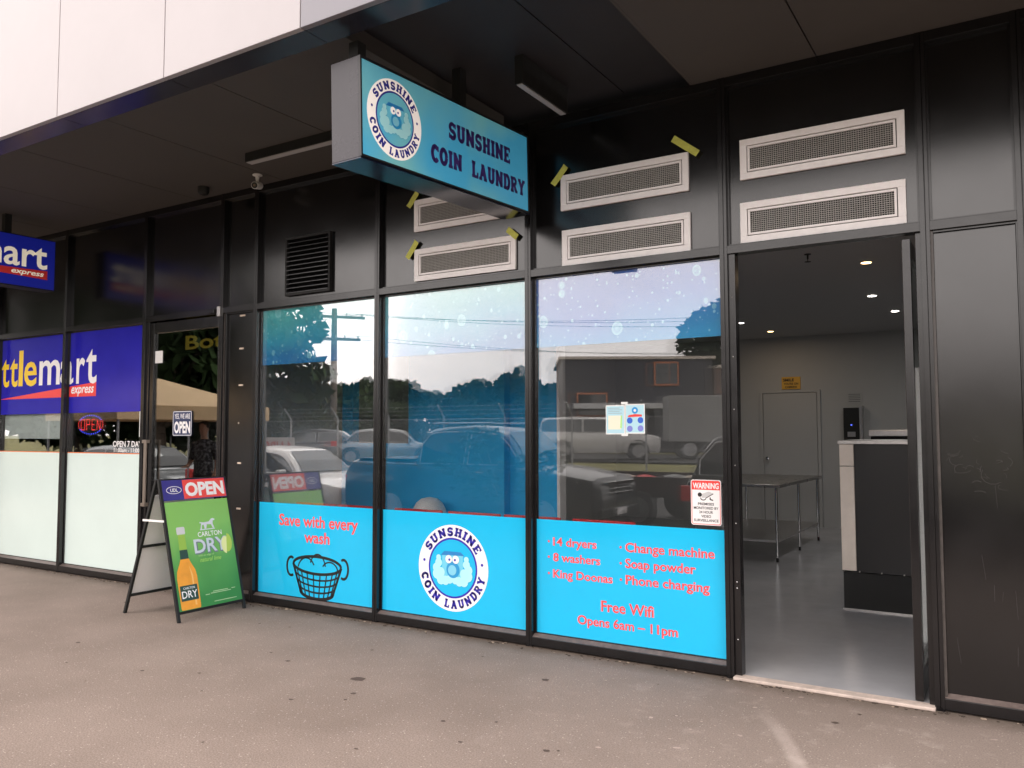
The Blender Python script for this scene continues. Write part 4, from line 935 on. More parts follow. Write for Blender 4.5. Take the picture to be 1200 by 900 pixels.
# white dryer tower seen through the open door leaf
dt = thing('dryer_tower', 'tall white stacked dryer just inside the open door leaf', 'dryer', (-.20, 1.95, .018))
MB().box(-.49, .5, -.4, .5, 0, 2.07).build('body', K['white'], dt, bevel=.01); MB().box(-.495, -.49, -.3, .45, 1.02, 1.06).build('band', K['chromegrey'], dt)
for z in (.55, 1.55):
    MB().lathe([(.26, 0), (.26, -.02), (.19, -.03)], (0, -.40, z), n=28, axis='y').build('door', K['chromegrey'], dt, smooth=True); MB().lathe([(.18, 0), (.18, -.035)], (0, -.401, z), n=24, axis='y').build('door_glass', K['carglass'], dt)
# downlights and sprinkler
DL = [(-1.474, 5.116, 1), (-1.406, 6.625, 1), (-3.507, 6.701, 1), (-3.402, 7.991, 0), (-1.223, 3.012, 0)]
where = ['white glowing downlight nearest the doorway top', 'white glowing downlight above the black machine bank', 'white glowing downlight at the left over the table', 'dim warm downlight above the back door', 'warm amber downlight closest to the glass front']
for (x, y, c_), lb in zip(DL, where):
    r_ = thing('downlight', lb, 'light', (x, y, 3.22), 0, 'recessed downlights in the laundry ceiling')
    MB().lathe([(.055, -.001), (.055, -.006), (.046, -.008)], n=20).build('trim', K['white'], r_); MB().lathe([(.045, -.0085), (.045, -.0105)], n=20).build('lens', K['lamp'] if c_ else K['lampw'], r_)
    ld = bpy.data.lights.new('downlight_lamp', 'AREA'); ld.shape = 'DISK'; ld.size = .09; ld.energy = 4.6 if c_ else 1.4; ld.color = (1, .97, .93) if c_ else (1, .7, .42)
    lo_ = bpy.data.objects.new('downlight_lamp', ld); C.objects.link(lo_); lo_.parent = r_; lo_.location = (0, 0, -.03)
sp_ = MB().lathe([(.03, 0), (.03, -.006), (.008, -.01), (.008, -.045), (.003, -.05), (.003, -.07)], (-1.62, 2.35, 3.22), n=12); sp_.lathe([(.028, -.07), (.028, -.073)], (-1.62, 2.35, 3.22), n=12)
tag(sp_.build('sprinkler', K['black']), 'small dark fire sprinkler head on the laundry ceiling', 'sprinkler')
# red waiting chairs behind the vinyl
def chair(x):
    r_ = thing('chair', '', 'chair', (x, .45, .018), 0, 'red waiting chairs along the laundry windows')
    prof = [(-.25, .45), (-.24, .47), (0, .455), (.20, .46)]
    MB().box(-.25, .25, -.06, .40, .43, .46).build('seat', K['redchair'], r_, bevel=.012)
    MB().hexa([(-.255, -.09, .50), (.255, -.09, .50), (.255, -.065, .50), (-.255, -.065, .50), (-.262, -.135, .915), (.262, -.135, .915), (.262, -.110, .915), (-.262, -.110, .915)]).build('backrest', K['redchair'], r_, bevel=.008)
    for lx in (-.20, .20):
        for ly in (-.04, .36): MB().tube((lx, ly, 0), (lx, ly, .43), .012, 8).build('leg', K['chrome'], r_)
        MB().tube((lx, -.05, .44), (lx, -.085, .56), .012, 8).build('bracket', K['chrome'], r_)
    return r_
CH = [(-5.74, 'red chair back behind the basket window, leftmost'), (-5.20, 'red chair back behind the basket window beside its right mullion'), (-4.51, 'red chair back left of the white dome lid'), (-3.92, 'red chair back right of the white dome lid'), (-3.36, 'red chair back at the right end of the badge window'), (-2.73, 'red chair back behind the services window')]
c0 = chair(CH[0][0]); c0['label'] = CH[0][1]
for x, lb in CH[1:]:
    c_ = copy_tree(c0); c_.location = (x, .45, .018); c_['label'] = lb
bn = thing('bin', 'white bin with a domed lid behind the badge window', 'bin', (-5.06, 1.2, .018))
MB().lathe([(.14, 0), (.165, .62)], n=24).build('body', K['white'], bn, smooth=True); MB().lathe([(.175, .60), (.178, .74), (.165, .82), (.13, .885), (.08, .925), (.01, .94)], n=24).build('lid', K['white'], bn, smooth=True)
strokes(Plane((0, -.176, 0), (1, 0, 0), (0, 0, 1)), [(arc(0, .83, .07, .05, 180, 360, 8), .008)], .008, .02).build('lid_slot', K['black'], bn)

# ------------------------------------------------------------------ street behind the camera (seen in the glass)
def wheel(root, x, y, r_, side):
    wv = MB().lathe([(r_*.72, -.09), (r_*.97, -.085), (r_, -.06), (r_, .06), (r_*.97, .085), (r_*.72, .09)], (x, y, r_), n=24, axis='y').build('wheel', K['tyre'], root, smooth=True)
    MB().lathe([(r_*.70, -.094), (r_*.62, -.08), (r_*.2, -.085), (r_*.15, -.10)], (x, y, r_), n=20, axis='y').build('rim', K['chromegrey'], wv) if side < 0 else MB().lathe([(r_*.70, .094), (r_*.62, .08), (r_*.2, .085), (r_*.15, .10)], (x, y, r_), n=20, axis='y').build('rim', K['chromegrey'], wv)
    sp = MB()
    for k in range(6):
        a_ = k*PI/3; yy = y + side*.098
        sp.hexa(bar((x+.03*math.cos(a_), yy, r_+.03*math.sin(a_)), (x+r_*.64*math.cos(a_), yy, r_+r_*.64*math.sin(a_)), .035, .012, (-math.sin(a_), 0, math.cos(a_))))
    sp.build('spokes', K['chromegrey'], wv)
def car(name, lab, cat, loc, rz, paint, Lc, prof, gh, hw=.9, wr=.33, wb_=(.82, .80), gz=.18, group=None, extra=None, tray=None):
    """prof: top-of-body stations (x from the nose, z, half width); gh: greenhouse corners (x_base_front, x_top_front, x_top_rear, x_base_rear, z_base, z_top)"""
    r_ = thing(name, lab, cat, loc, rz, group); rings = []
    for x, z, h_ in prof:
        X = Lc/2-x; m_ = z-gz
        half_ = [(h_*.90, gz), (h_*.985, gz+m_*.18), (h_, gz+m_*.55), (h_*.985, gz+m_*.82), (h_*.93, gz+m_*.95), (h_*.74, z), (0, z+.012)]
        rings.append([(X, y, zz) for y, zz in half_] + [(X, -y, zz) for y, zz in half_[:-1][::-1]])
    MB().loft(rings).build('body', paint, r_, smooth=True)
    a_, b_, c_, d_, zb_, zt_ = gh; wbs, wts = hw*.90, hw*.70
    def yw(z): return wbs+(wts-wbs)*(z-zb_)/(zt_-zb_)
    pf = [(a_-.06, zb_-.05)] + [(a_+(b_-a_)*t, zb_+(zt_-zb_)*math.sin(t*PI/2)**.88) for t in (.0, .2, .4, .6, .8, 1)] + [(b_+(c_-b_)*t, zt_+.05*math.sin(PI*t)) for t in (.25, .5, .75, 1)] + [(c_+(d_-c_)*t, zt_-(zt_-zb_)*(1-math.cos(t*PI/2))**1.1) for t in (.25, .5, .75, 1)] + [(d_+.05, zb_-.05)]
    rg = []
    for x, z in pf:
        y1 = yw(max(z, zb_)); rg.append([(Lc/2-x, wbs, zb_-.06), (Lc/2-x, y1+.0, max(z-.05, zb_-.055)), (Lc/2-x, y1-.07, z), (Lc/2-x, 0, z+.015), (Lc/2-x, -y1+.07, z), (Lc/2-x, -y1, max(z-.05, zb_-.055)), (Lc/2-x, -wbs, zb_-.06)])
    MB().loft(rg).build('cabin', paint, r_, smooth=True)
    def top(x):
        for (p, q), (u, v) in zip(pf, pf[1:]):
            if p <= x <= u: return q+(v-q)*(x-p)/max(1e-6, u-p)
        return zb_
    mid = (a_+d_)/2+.02; wz = MB()
    for sy in (-1, 1):
        for (xa_, xb_) in ((a_+.16, mid-.04), (mid+.04, d_-.14)):
            n7 = [xa_+(xb_-xa_)*k/7 for k in range(8)]; ptz = [(x, zb_+.03) for x in (xb_, xa_)] + [(x, max(zb_+.05, min(top(x)-.085, zt_-.055))) for x in n7]
            wz.poly([(Lc/2-x, sy*(yw(z)+.012+.02*math.sin(PI*(z-zb_)/(zt_-zb_))), z) for x, z in ptz])
    wz.build('side_window', K['carglass'], r_)
    tm_ = MB()
    for f in wz.f:
        L_ = [wz.v[q] for q in f]
        for p, q in zip(L_, L_[1:]+L_[:1]): tm_.tube(p, q, .011, 5)
    tm_.build('window_trim', K['chromegrey'], r_)
    ws = MB(); zz = [zb_+(zt_-zb_)*t for t in (.06, .5, .88)]
    def xf_(z): return min((x for x, q in ((a_+(b_-a_)*t/40, zb_+(zt_-zb_)*math.sin(t/40*PI/2)**.88) for t in range(41)) if q >= z), default=b_)
    ws.loft([[(Lc/2-xf_(z)+.035, -yw(z)+.11, z+.02), (Lc/2-xf_(z)+.05, 0, z+.03), (Lc/2-xf_(z)+.035, yw(z)-.11, z+.02)] for z in zz], close=False)
    ws.build('windscreen', K['carglass'], r_)
    xf, xr = Lc/2-wb_[0], -Lc/2+wb_[1]
    for x in (xf, xr):
        ar = MB()
        for sy in (-1, 1): ar.lathe([(wr*1.18, -.012), (wr*1.18, .012)], (x, sy*hw*.985, wr+.03), n=24, axis='y')
        ar.build('wheel_arch', K['black'], r_)
        for sy in (-1, 1): wheel(r_, x, sy*(hw-.085), wr, sy)
    zf = prof[1][1]; nose = Lc/2
    for sy in (-1, 1):
        MB().hexa([(nose-.32, sy*hw*.93, zf-.20), (nose-.03, sy*hw*.50, zf-.22), (nose-.10, sy*hw*.50, zf-.22), (nose-.42, sy*hw*.90, zf-.20), (nose-.34, sy*hw*.93, zf-.05), (nose-.06, sy*hw*.50, zf-.08), (nose-.14, sy*hw*.50, zf-.08), (nose-.44, sy*hw*.90, zf-.05)]).build('headlight', K['lens'], r_, bevel=.01)
        MB().box(-nose-.01, -nose+.22, sy*hw*.93-.08, sy*hw*.93+.03, .72, .95).build('tail_light', K['taillens'], r_, bevel=.015)
        MB().cbox((Lc/2-a_-.28, sy*(hw+.10), zb_+.04), (.12, .18, .13)).build('mirror', paint, r_, bevel=.02)
        MB().tube((Lc/2-(a_+d_)/2+.25, sy*(hw+.005), zb_-.10), (Lc/2-(a_+d_)/2+.43, sy*(hw+.005), zb_-.10), .012, 8).build('handle', K['chrome'], r_)
    MB().box(nose-.05, nose+.012, -hw*.42, hw*.42, zf-.24, zf-.10).build('grille', K['black'], r_, bevel=.01)
    MB().box(nose-.05, nose+.022, -hw*.58, hw*.58, zf-.115, zf-.06).box(nose-.05, nose+.022, -hw*.50, hw*.50, zf-.28, zf-.235).box(nose-.05, nose+.02, -hw*.45, hw*.45, zf-.185, zf-.165).build('grille_trim', K['chrome'], r_, bevel=.004)
    MB().box(nose-.16, nose+.035, -hw*.80, hw*.80, gz+.02, gz+.22).build('bumper', K['black'] if cat != 'car' else paint, r_, bevel=.03)
    MB().box(nose+.036, nose+.042, -.19, .19, gz+.10, gz+.21).build('number_plate', K['print_white'], r_)
    if extra: extra(r_, Lc, hw)
    return r_
cp_ = lambda n, c, m=.1: mat(n, c, .30, m, .5, (3, .05), coat=.35)
P_white, P_silver, P_dark, P_navy, P_grey = cp_('white_car_paint', (.50, .49, .48), 0), cp_('silver_car_paint', (.24, .25, .26), .5), cp_('black_car_paint', (.012, .012, .014)), cp_('deep_blue_car_paint', (.016, .018, .022), .1), cp_('grey_car_paint', (.07, .07, .075), .3)
sedan = [(0, .62, .62), (.08, .70, .78), (.6, .80, .88), (1.35, .90, .90), (2.4, .92, .90), (3.6, .95, .90), (4.3, .92, .86), (4.55, .84, .74)]
suvp = [(0, .80, .66), (.10, .92, .82), (.7, 1.02, .92), (1.3, 1.08, .93), (2.6, 1.10, .93), (4.0, 1.12, .93), (4.6, 1.10, .88), (4.72, .95, .80)]
utep = [(0, .86, .70), (.10, 1.00, .86), (.8, 1.12, .93), (1.45, 1.18, .93), (3.2, 1.16, .93), (3.7, 1.22, .93), (5.1, 1.24, .92), (5.25, 1.10, .90)]
def ute_extra(r_, Lc, hw):
    MB().tube((Lc/2-2.1, .58, 1.90), (Lc/2-3.4, .58, 1.90), .018, 8).build('roof_rail', K['chromegrey'], r_); MB().tube((Lc/2-2.1, -.58, 1.90), (Lc/2-3.4, -.58, 1.90), .018, 8).build('roof_rail', K['chromegrey'], r_)
    MB().box(-Lc/2+.15, Lc/2-3.75, -hw*.8, hw*.8, 1.245, 1.262).build('tray_cover', K['black'], r_)
    MB().box(-.6, 1.3, -hw-.09, -hw+.02, .34, .38).box(-.6, 1.3, hw-.02, hw+.09, .34, .38).build('side_step', K['chromegrey'], r_)
GZ = -.135
car('parked_ute', 'dark blue-grey four door ute parked at the kerb, mirrored in the middle windows', 'ute', (-8.3, -7.0, GZ), 0, P_navy, 5.25, utep, (1.35, 2.05, 3.35, 3.65, 1.16, 1.80), .93, .38, (.95, 1.15), .30, extra=ute_extra)
car('parked_car', 'white sedan parked at the kerb behind the ute', 'car', (-13.4, -7.0, GZ), 0, P_white, 4.55, sedan, (1.15, 1.95, 3.35, 4.05, .90, 1.40), .9, .32)
car('parked_car', 'silver sedan parked farther along the kerb near the beige gazebo', 'car', (-18.6, -7.0, GZ), 0, P_silver, 4.55, sedan, (1.15, 1.95, 3.35, 4.05, .90, 1.40), .9, .32)
car('parked_suv', 'black SUV with red tail lights parked at the kerb ahead of the ute', 'car', (-1.95, -7.05, GZ), 0, P_dark, 4.72, suvp, (1.3, 1.9, 4.2, 4.6, 1.08, 1.68), .93, .37, (.9, .95), .26)
# trailer with load in the next lane
tr = thing('trailer', 'low flat trailer loaded with red and grey goods in the traffic lane', 'trailer', (-6.4, -9.6, GZ))
MB().box(-1.9, 1.9, -.95, .95, .55, .62).box(1.9, 3.1, -.04, .04, .52, .58).build('bed', mat('dark_trailer_paint', (.045, .03, .03), .6, .2, .4, (6, .4)), tr)
for sy in (-1, 1):
    MB().box(-1.9, 1.9, sy*.95-.02, sy*.95+.02, .62, .92).build('side_board', mat('dark_trailer_paint', (.2, .035, .03)), tr)
    for wx in (-.45, .4): wheel(tr, wx, sy*1.05, .33, sy)
random.seed(3)
for k in range(8):
    q = MB().lathe([(.02, 0), (.2, .03), (.24, .14), (.16, .26), (.03, .3)], n=10, sx=1.3, sy=1); o_ = q.build('sack', [mat('sack_cream', (.45, .40, .33), .8), mat('sack_red', (.5, .04, .05), .7), mat('sack_grey', (.2, .2, .2), .8)][k % 3], smooth=True)
    o_.location = (-6.4-1.5+k*.42, -9.6+random.uniform(-.3, .5), GZ+.62); tag(o_, ['cream', 'red', 'grey'][k % 3]+' sack on the trailer bed, '+['first', 'second', 'third', 'fourth', 'fifth', 'sixth', 'seventh', 'last'][k]+' from its tail', 'sack', 'sacks loaded on the trailer')
# far vehicles across the road
car('parked_ute', 'white work ute with canopy in the far car park', 'ute', (-15.6, -26.6, .43), R(-28), P_white, 5.25, utep, (1.35, 2.05, 4.9, 5.15, 1.16, 1.78), .93, .38, (.95, 1.15), .30)
car('parked_car', 'grey sedan parked beyond the wire fence', 'car', (-24.6, -19.6, .30), R(-35), P_grey, 4.55, sedan, (1.15, 1.95, 3.35, 4.05, .90, 1.40), .9, .32)
car('parked_car', 'silver sedan parked beyond the wire fence beside the grey one', 'car', (-22.4, -20.9, .32), R(-35), P_silver, 4.55, sedan, (1.15, 1.95, 3.35, 4.05, .90, 1.40), .9, .32)
tk = thing('box_truck', 'pale grey box truck parked in front of the dark building', 'truck', (-11.2, -30.4, .43), R(-28))
MB().box(-2.6, 2.0, -1.1, 1.1, .75, 2.75).build('cargo_box', mat('dull_grey_panel', (.22, .22, .22), .6, 0, .3, (1, .1)), tk, bevel=.03); MB().hexa([(2.1, -1, .5), (3.6, -1, .5), (3.6, 1, .5), (2.1, 1, .5), (2.1, -1, 2.1), (3.1, -1, 2.1), (3.1, 1, 2.1), (2.1, 1, 2.1)]).build('cab', MATS['dull_grey_panel'], tk, bevel=.04)
MB().hexa([(3.25, -.85, 1.3), (3.48, -.85, 1.3), (3.48, .85, 1.3), (3.25, .85, 1.3), (3.0, -.85, 1.95), (3.20, -.85, 1.95), (3.20, .85, 1.95), (3.0, .85, 1.95)]).build('windscreen', K['carglass'], tk)
for wx in (-1.7, 2.7):
    for sy in (-1, 1): wheel(tk, wx, sy*.98, .42, sy)

# dark commercial building
bk = thing('commercial_building', 'dark grey metal clad building with orange framed windows across the road', 'building', (-18.0, -39.5, .4), R(-31))
wm_ = mat('dark_cladding', (.055, .055, .065), .5, .2, .4, (1, .15)); wm2 = mat('brown_cladding', (.075, .055, .052), .6, 0, .4, (1, .15)); tr_m = mat('pale_roof_trim', (.50, .44, .38), .5)
MB().box(-5.5, 3.2, 0, -9, 0, 5.45).build('wall', wm_, bk); MB().box(3.21, 16, .3, -9, 0, 4.9).build('wall', wm2, bk)
MB().box(-5.7, 3.4, .12, -9.1, 5.46, 5.62).build('roof_trim', tr_m, bk); MB().hexa([(3.41, -9, 4.91), (16.2, -9, 4.91), (16.2, .5, 4.91), (3.41, .5, 4.91), (3.41, -9, 5.06), (16.2, -9, 5.66), (16.2, .5, 5.66), (3.41, .5, 5.06)]).build('roof_trim', tr_m, bk)
rb = MB()
for k in range(30): rb.box(-5.4+k*.29, -5.36+k*.29, .001, .03, .02, 5.44)
rb.build('cladding_ribs', wm_, bk)
for (a_, b_, z_) in ((-.1, 1.15, 4.0), (4.0, 5.6, 3.6), (7.2, 9.0, 3.5), (-4.6, -3.0, 2.2)):
    f_ = MB().box(a_-.1, b_+.1, .301 if a_ > 3.2 else .031, .38 if a_ > 3.2 else .1, z_-.1, z_+1.3).build('window', mat('orange_frame', (.38, .12, .05), .5), bk); y_ = .381 if a_ > 3.2 else .101
    MB().box(a_, b_, y_, y_+.01, z_, z_+1.2).build('pane', K['carglass'], f_)
MB().box(-4.9, 3.0, .03, 1.2, 2.55, 2.85).build('awning', mat('pale_awning', (.5, .5, .5), .5), bk); MB().hexa([(3.4, .3, 2.9), (14, .3, 2.9), (14, 3.2, 2.3), (3.4, 3.2, 2.3), (3.4, .3, 3.0), (14, .3, 3.0), (14, 3.2, 2.4), (3.4, 3.2, 2.4)]).build('awning', mat('silver_awning', (.60, .60, .62), .35, .3), bk)

b2 = thing('added_shop_row', 'long low brown shop row added behind the camera to darken the right panel reflection', 'building', (-3.2, -47.0, .4), R(-6))  # building added out of view so the right black panel mirrors something dark
MB().box(0, 34, -10, 0, 0, 4.9).build('wall', wm2, b2); MB().box(-.15, 34.15, -10.1, .12, 4.901, 5.10).build('roof_trim', tr_m, b2); MB().box(.3, 33.7, .01, 1.9, 2.75, 2.95).build('awning', mat('pale_awning', (.5, .5, .5), .5), b2)
for k in range(7):
    f_ = MB().box(1+k*4.7, 4.4+k*4.7, .002, .06, .5, 2.6).build('window', K['chromegrey'], b2); MB().box(1.1+k*4.7, 4.3+k*4.7, .061, .07, .6, 2.5).build('pane', K['carglass'], f_)

# chain-link fence
fn = thing('wire_fence', 'tall chain link fence with barbed wire arms along the far verge', 'fence', (-26, -16.6, .0))
n_ = 15
for k in range(n_):
    x = -12+k*2.4
    MB().tube((x, 0, 0), (x, 0, 2.1), .035, 8).tube((x, 0, 2.1), (x, .35, 2.5), .03, 8).build('post', mat('galvanised', (.33, .33, .34), .45, .6), fn)
wm3 = MB()
for z in (.12, 1.1, 2.05): wm3.tube((-12, 0, z), (-12+2.4*(n_-1), 0, z), .012, 4)
for z in (2.2, 2.33, 2.46): wm3.tube((-12, (z-2.1)*.875, z), (-12+2.4*(n_-1), (z-2.1)*.875, z), .006, 4)
for k in range(220):
    x = -12+k*.15; wm3.hexa(bar((x, 0, .12), (min(x+1.93, 21.6), 0, .12+min(1.93, 21.6-x)), .004, .004, (0, 1, 0))); 
    if x > -10.07: wm3.hexa(bar((x, 0, .12), (x-1.93, 0, 2.05), .004, .004, (0, 1, 0)))
w_o = wm3.build('wire_mesh', MATS['galvanised'], fn); w_o['kind'] = 'stuff'
bnr = thing('banner', 'long white banner with red lettering tied to the wire fence', 'banner', (-24.9, -16.5, 1.08))
MB().box(-2.2, 1.6, -.01, .01, -.42, .35).build('cloth', mat('banner_white', (.45, .43, .42), .7), bnr)
text(Plane((0, .011, 0), (-1, 0, 0), (0, 0, 1)), '4 HRS 7 DAYS', -1.5, 2.05, -.22, .42, .004, mat('banner_red', (.40, .05, .05), .6), bnr, bold=.03)

# power pole
pp = thing('power_pole', 'timber power pole with two crossarms and street wires', 'pole', (-28.6, -24.0, .3))
tm = mat('weathered_timber', (.16, .13, .11), .8, 0, .3, (6, .3))
MB().tube((0, 0, 0), (0, 0, 7.4), .19, 12, .13).build('pole', tm, pp)
for z, l_ in ((7.0, 1.5), (5.9, 1.3)):
    ca = MB().hexa(bar((-l_*.6, l_*.8, z), (l_*.6, -l_*.8, z), .13, .12, (0, 0, 1))).build('crossarm', tm, pp)
    for t_ in (-.9, -.4, .4, .9): MB().lathe([(.04, 0), (.06, .05), (.035, .09), (.05, .13), (.01, .17)], (l_*.6*t_, -l_*.8*t_, z+.06), n=8).build('insulator', K['white'], ca)
MB().tube((0, 0, 4.0), (-.9, .9, 4.3), .035, 8).build('lamp_arm', MATS['galvanised'], pp); MB().cbox((-1.0, 1.0, 4.3), (.5, .35, .12)).build('lamp_head', K['chromegrey'], pp, bevel=.03)
wires = MB()
for (t_, z, tx, ty, tz) in ((-.9, 7.2, 34, -6, -.6), (.4, 7.2, 34, -7, -.9), (.9, 7.2, 34, -8, -.2), (-.9, 6.1, 34, -6, -1.2), (.9, 6.1, 34, -8, -1.0), (-.9, 7.2, -30, 12, 0), (.9, 7.2, -30, 12, 0), (.9, 6.1, -30, 12, .2)):
    a_ = Vector((1.5*.6*t_, -1.5*.8*t_, z)); e2 = a_+Vector((tx, ty, tz)); prev = a_
    for k in range(1, 15):
        f_ = k/14; p_ = a_.lerp(e2, f_)-Vector((0, 0, 4*1.0*f_*(1-f_))); wires.tube(prev, p_, .011, 4, caps=False); prev = p_
wires.build('wires', K['black'], pp)

# person standing under the gazebo, mirrored in the bottle shop door
def person(loc, rz):
    root = thing('person', 'person in dark patterned shirt and dark trousers standing under the beige gazebo', 'person', loc, rz)
    sk = mat('skin', (.42, .23, .16), .5, 0, .4, (8, .08))
    mb = MB()
    def limb(ps, n=10, to=None, cap=True):
        rings = []
        for i, (x, y, z, rx, ry) in enumerate(ps):
            a = Vector(ps[max(0, i-1)][:3]); b = Vector(ps[min(len(ps)-1, i+1)][:3]); d_ = (b-a).normalized()
            u = Vector((1, 0, 0)); u = (u-d_*u.dot(d_)); u = u.normalized() if u.length > .1 else Vector((0, 1, 0)); v = d_.cross(u)
            rings.append([Vector((x, y, z))+u*rx*math.cos(2*PI*k/n)+v*ry*math.sin(2*PI*k/n) for k in range(n)])
        (to or mb).loft(rings)
    # legs, trunk, neck and head
    for sx in (-1, 1):
        limb([(sx*.10, 0, .90, .085, .09), (sx*.10, -.01, .70, .075, .08), (sx*.105, -.01, .48, .052, .058), (sx*.105, .0, .36, .052, .056), (sx*.11, .015, .08, .035, .04), (sx*.11, 0, .03, .04, .06)])
    limb([(0, 0, .86, .16, .10), (0, 0, 1.0, .155, .105), (0, 0, 1.12, .14, .10), (0, 0, 1.30, .17, .115), (0, .01, 1.42, .17, .10), (0, .01, 1.48, .07, .06), (0, 0, 1.56, .052, .055), (0, -.01, 1.60, .06, .075), (0, -.015, 1.67, .076, .095), (0, -.01, 1.74, .075, .092), (0, 0, 1.79, .045, .055)], 14)
    for sx in (-1, 1):
        for (fx, fz) in ((.028, 1.685),): mb.lathe([(.001, -.006), (.012, 0), (.001, .006)], (sx*fx, -.105, fz), n=8, axis='y')
        mb.lathe([(.012, -.008), (.03, 0), (.012, .008)], (sx*.078, 0, 1.67), n=8, axis='x')
    mb.hexa([(-.014, -.095, 1.64), (.014, -.095, 1.64), (.014, -.128, 1.645), (-.014, -.128, 1.645), (-.007, -.098, 1.69), (.007, -.098, 1.69), (.006, -.104, 1.69), (-.006, -.104, 1.69)])
    arms = {1: [(.17, .01, 1.42, .055, .055), (.22, .02, 1.32, .05, .05), (.26, .03, 1.12, .040, .042), (.25, -.08, 1.02, .036, .036), (.20, -.24, 1.0, .026, .024)],
            -1: [(-.17, .01, 1.42, .055, .055), (-.22, .02, 1.32, .05, .05), (-.25, .03, 1.12, .040, .042), (-.26, .0, .98, .034, .034), (-.26, -.05, .86, .026, .024)]}
    for sx, ps in arms.items():
        limb(ps); w_ = Vector(ps[-1][:3]); d_ = (w_-Vector(ps[-2][:3])).normalized(); s_ = Vector((1, 0, 0)); s_ = (s_-d_*s_.dot(d_)).normalized(); nrm = d_.cross(s_)
        p2 = w_+d_*.09; mb.hexa([w_-s_*.03-nrm*.014, w_+s_*.03-nrm*.014, w_+s_*.03+nrm*.014, w_-s_*.03+nrm*.014, p2-s_*.042-nrm*.011, p2+s_*.042-nrm*.011, p2+s_*.042+nrm*.011, p2-s_*.042+nrm*.011])
        for k, ln in enumerate((.062, .075, .08, .07)):
            b0_ = p2+s_*(-.033+.022*k); m0 = b0_+d_*ln*.55; mb.tube(b0_-d_*.01, m0, .0095, 6, .0085); mb.tube(m0, m0+(d_*.7+nrm*.55*sx).normalized()*ln*.45, .0085, 6, .006)
        t0 = w_+d_*.03-s_*sx*.03; mb.tube(t0, t0+(d_-s_*sx*.8).normalized()*.055, .011, 6, .009)
    mb.build('body', sk, root, smooth=True)
    def cloth_mat(nm, c1, c2, sc):
        m, n, l, b = node_mat(nm); t = n.new('ShaderNodeTexCoord'); v = n.new('ShaderNodeTexNoise'); v.inputs['Scale'].default_value = sc; l.new(t.outputs['Object'], v.inputs['Vector']); rr = ramp(n, [(.48, c1), (.56, c2)]); l.new(v.outputs['Fac'], rr.inputs[0]); l.new(rr.outputs[0], b.inputs['Base Color']); b.inputs['Roughness'].default_value = .9; return m
    sh = MB()
    limb([(0, 0, .84, .185, .135), (0, 0, 1.0, .18, .135), (0, 0, 1.15, .168, .13), (0, 0, 1.30, .19, .138), (0, .01, 1.43, .19, .118), (0, .01, 1.49, .085, .075)], 16, sh)
    for sx, ps in arms.items(): limb([(x, y, z, rx+.018, ry+.018) for x, y, z, rx, ry in ps[:3]], 10, sh)
    sh.build('shirt', cloth_mat('patterned_shirt', (.015, .015, .018), (.16, .16, .17), 22), root, smooth=True)
    tr_ = MB(); limb([(0, 0, .80, .17, .12), (0, 0, .92, .172, .122)], 14, tr_)
    for sx in (-1, 1): limb([(sx*.095, 0, .88, .095, .11), (sx*.10, -.01, .70, .088, .095), (sx*.105, -.01, .48, .068, .072), (sx*.11, .01, .10, .06, .065)], 12, tr_); tr_.box(sx*.11-.045, sx*.11+.045, -.17, .09, 0, .07)
    tr_.build('trousers', mat('dark_cloth', (.02, .02, .025), .9), root, smooth=True)
    MB().lathe([(.082, 1.70), (.088, 1.75), (.07, 1.80), (.02, 1.825)], (0, .012, 0), n=14, sy=1.15).build('hair', mat('dark_hair', (.02, .014, .01), .7), root, smooth=True)
    return root
person((-12.75, -4.35, 0), R(160))

# trees
leafm = {}
def leaf_material(nm, c):
    m, n, l, b = node_mat(nm); t = n.new('ShaderNodeTexCoord'); z = n.new('ShaderNodeTexNoise'); z.inputs['Scale'].default_value = 1.1; l.new(t.outputs['Object'], z.inputs['Vector'])
    r = ramp(n, [(.3, tuple(q*.4 for q in c)), (.7, tuple(min(1, q*1.15) for q in c))]); l.new(z.outputs['Fac'], r.inputs[0]); l.new(r.outputs[0], b.inputs['Base Color']); b.inputs['Roughness'].default_value = .9; b.inputs['Specular IOR Level'].default_value = .15; return m
LM = [leaf_material('dark_foliage', (.030, .055, .018)), leaf_material('olive_foliage', (.055, .075, .024)), leaf_material('gum_foliage', (.050, .075, .045))]
bark = mat('bark', (.12, .09, .07), .9, 0, .3, (8, .3))
def crown_mesh(seed, rx, rz, nleaf, nclump, ls):
    rn = random.Random(seed); mb = MB(); cl = []
    for k in range(nclump):
        th, ph = rn.uniform(0, 2*PI), math.acos(rn.uniform(-.75, 1)); q = rn.uniform(.45, 1)**.5
        cl.append((rx*q*math.sin(ph)*math.cos(th), rx*q*math.sin(ph)*math.sin(th), rz*q*math.cos(ph), rn.uniform(.22, .42)*rx))
    for k in range(nleaf):
        c_ = cl[k % nclump]; v_ = Vector((rn.gauss(0, 1), rn.gauss(0, 1), rn.gauss(0, 1))).normalized()*c_[3]*rn.uniform(.5, 1)**.5
        p = Vector((c_[0], c_[1], c_[2]))+Vector((v_.x, v_.y, v_.z*.75)); a_ = Vector((rn.gauss(0, 1), rn.gauss(0, 1), rn.gauss(0, 1))).normalized(); b_ = a_.orthogonal().normalized(); s_ = ls*rn.uniform(.6, 1.4)
        mb.poly([p-a_*s_, p+b_*s_*.55, p+a_*s_, p-b_*s_*.55])
    return mb, cl
CR = []
for sd_, rx, rz, nl, nc, ls in ((1, 2.8, 2.4, 9000, 34, .22), (2, 2.2, 3.0, 8000, 30, .21), (5, 3.6, 2.6, 15000, 46, .22)):
    mb, cl = crown_mesh(sd_, rx, rz, nl, nc, ls); CR.append((mb.mesh('crown', LM[sd_ % 3]), cl, rz))
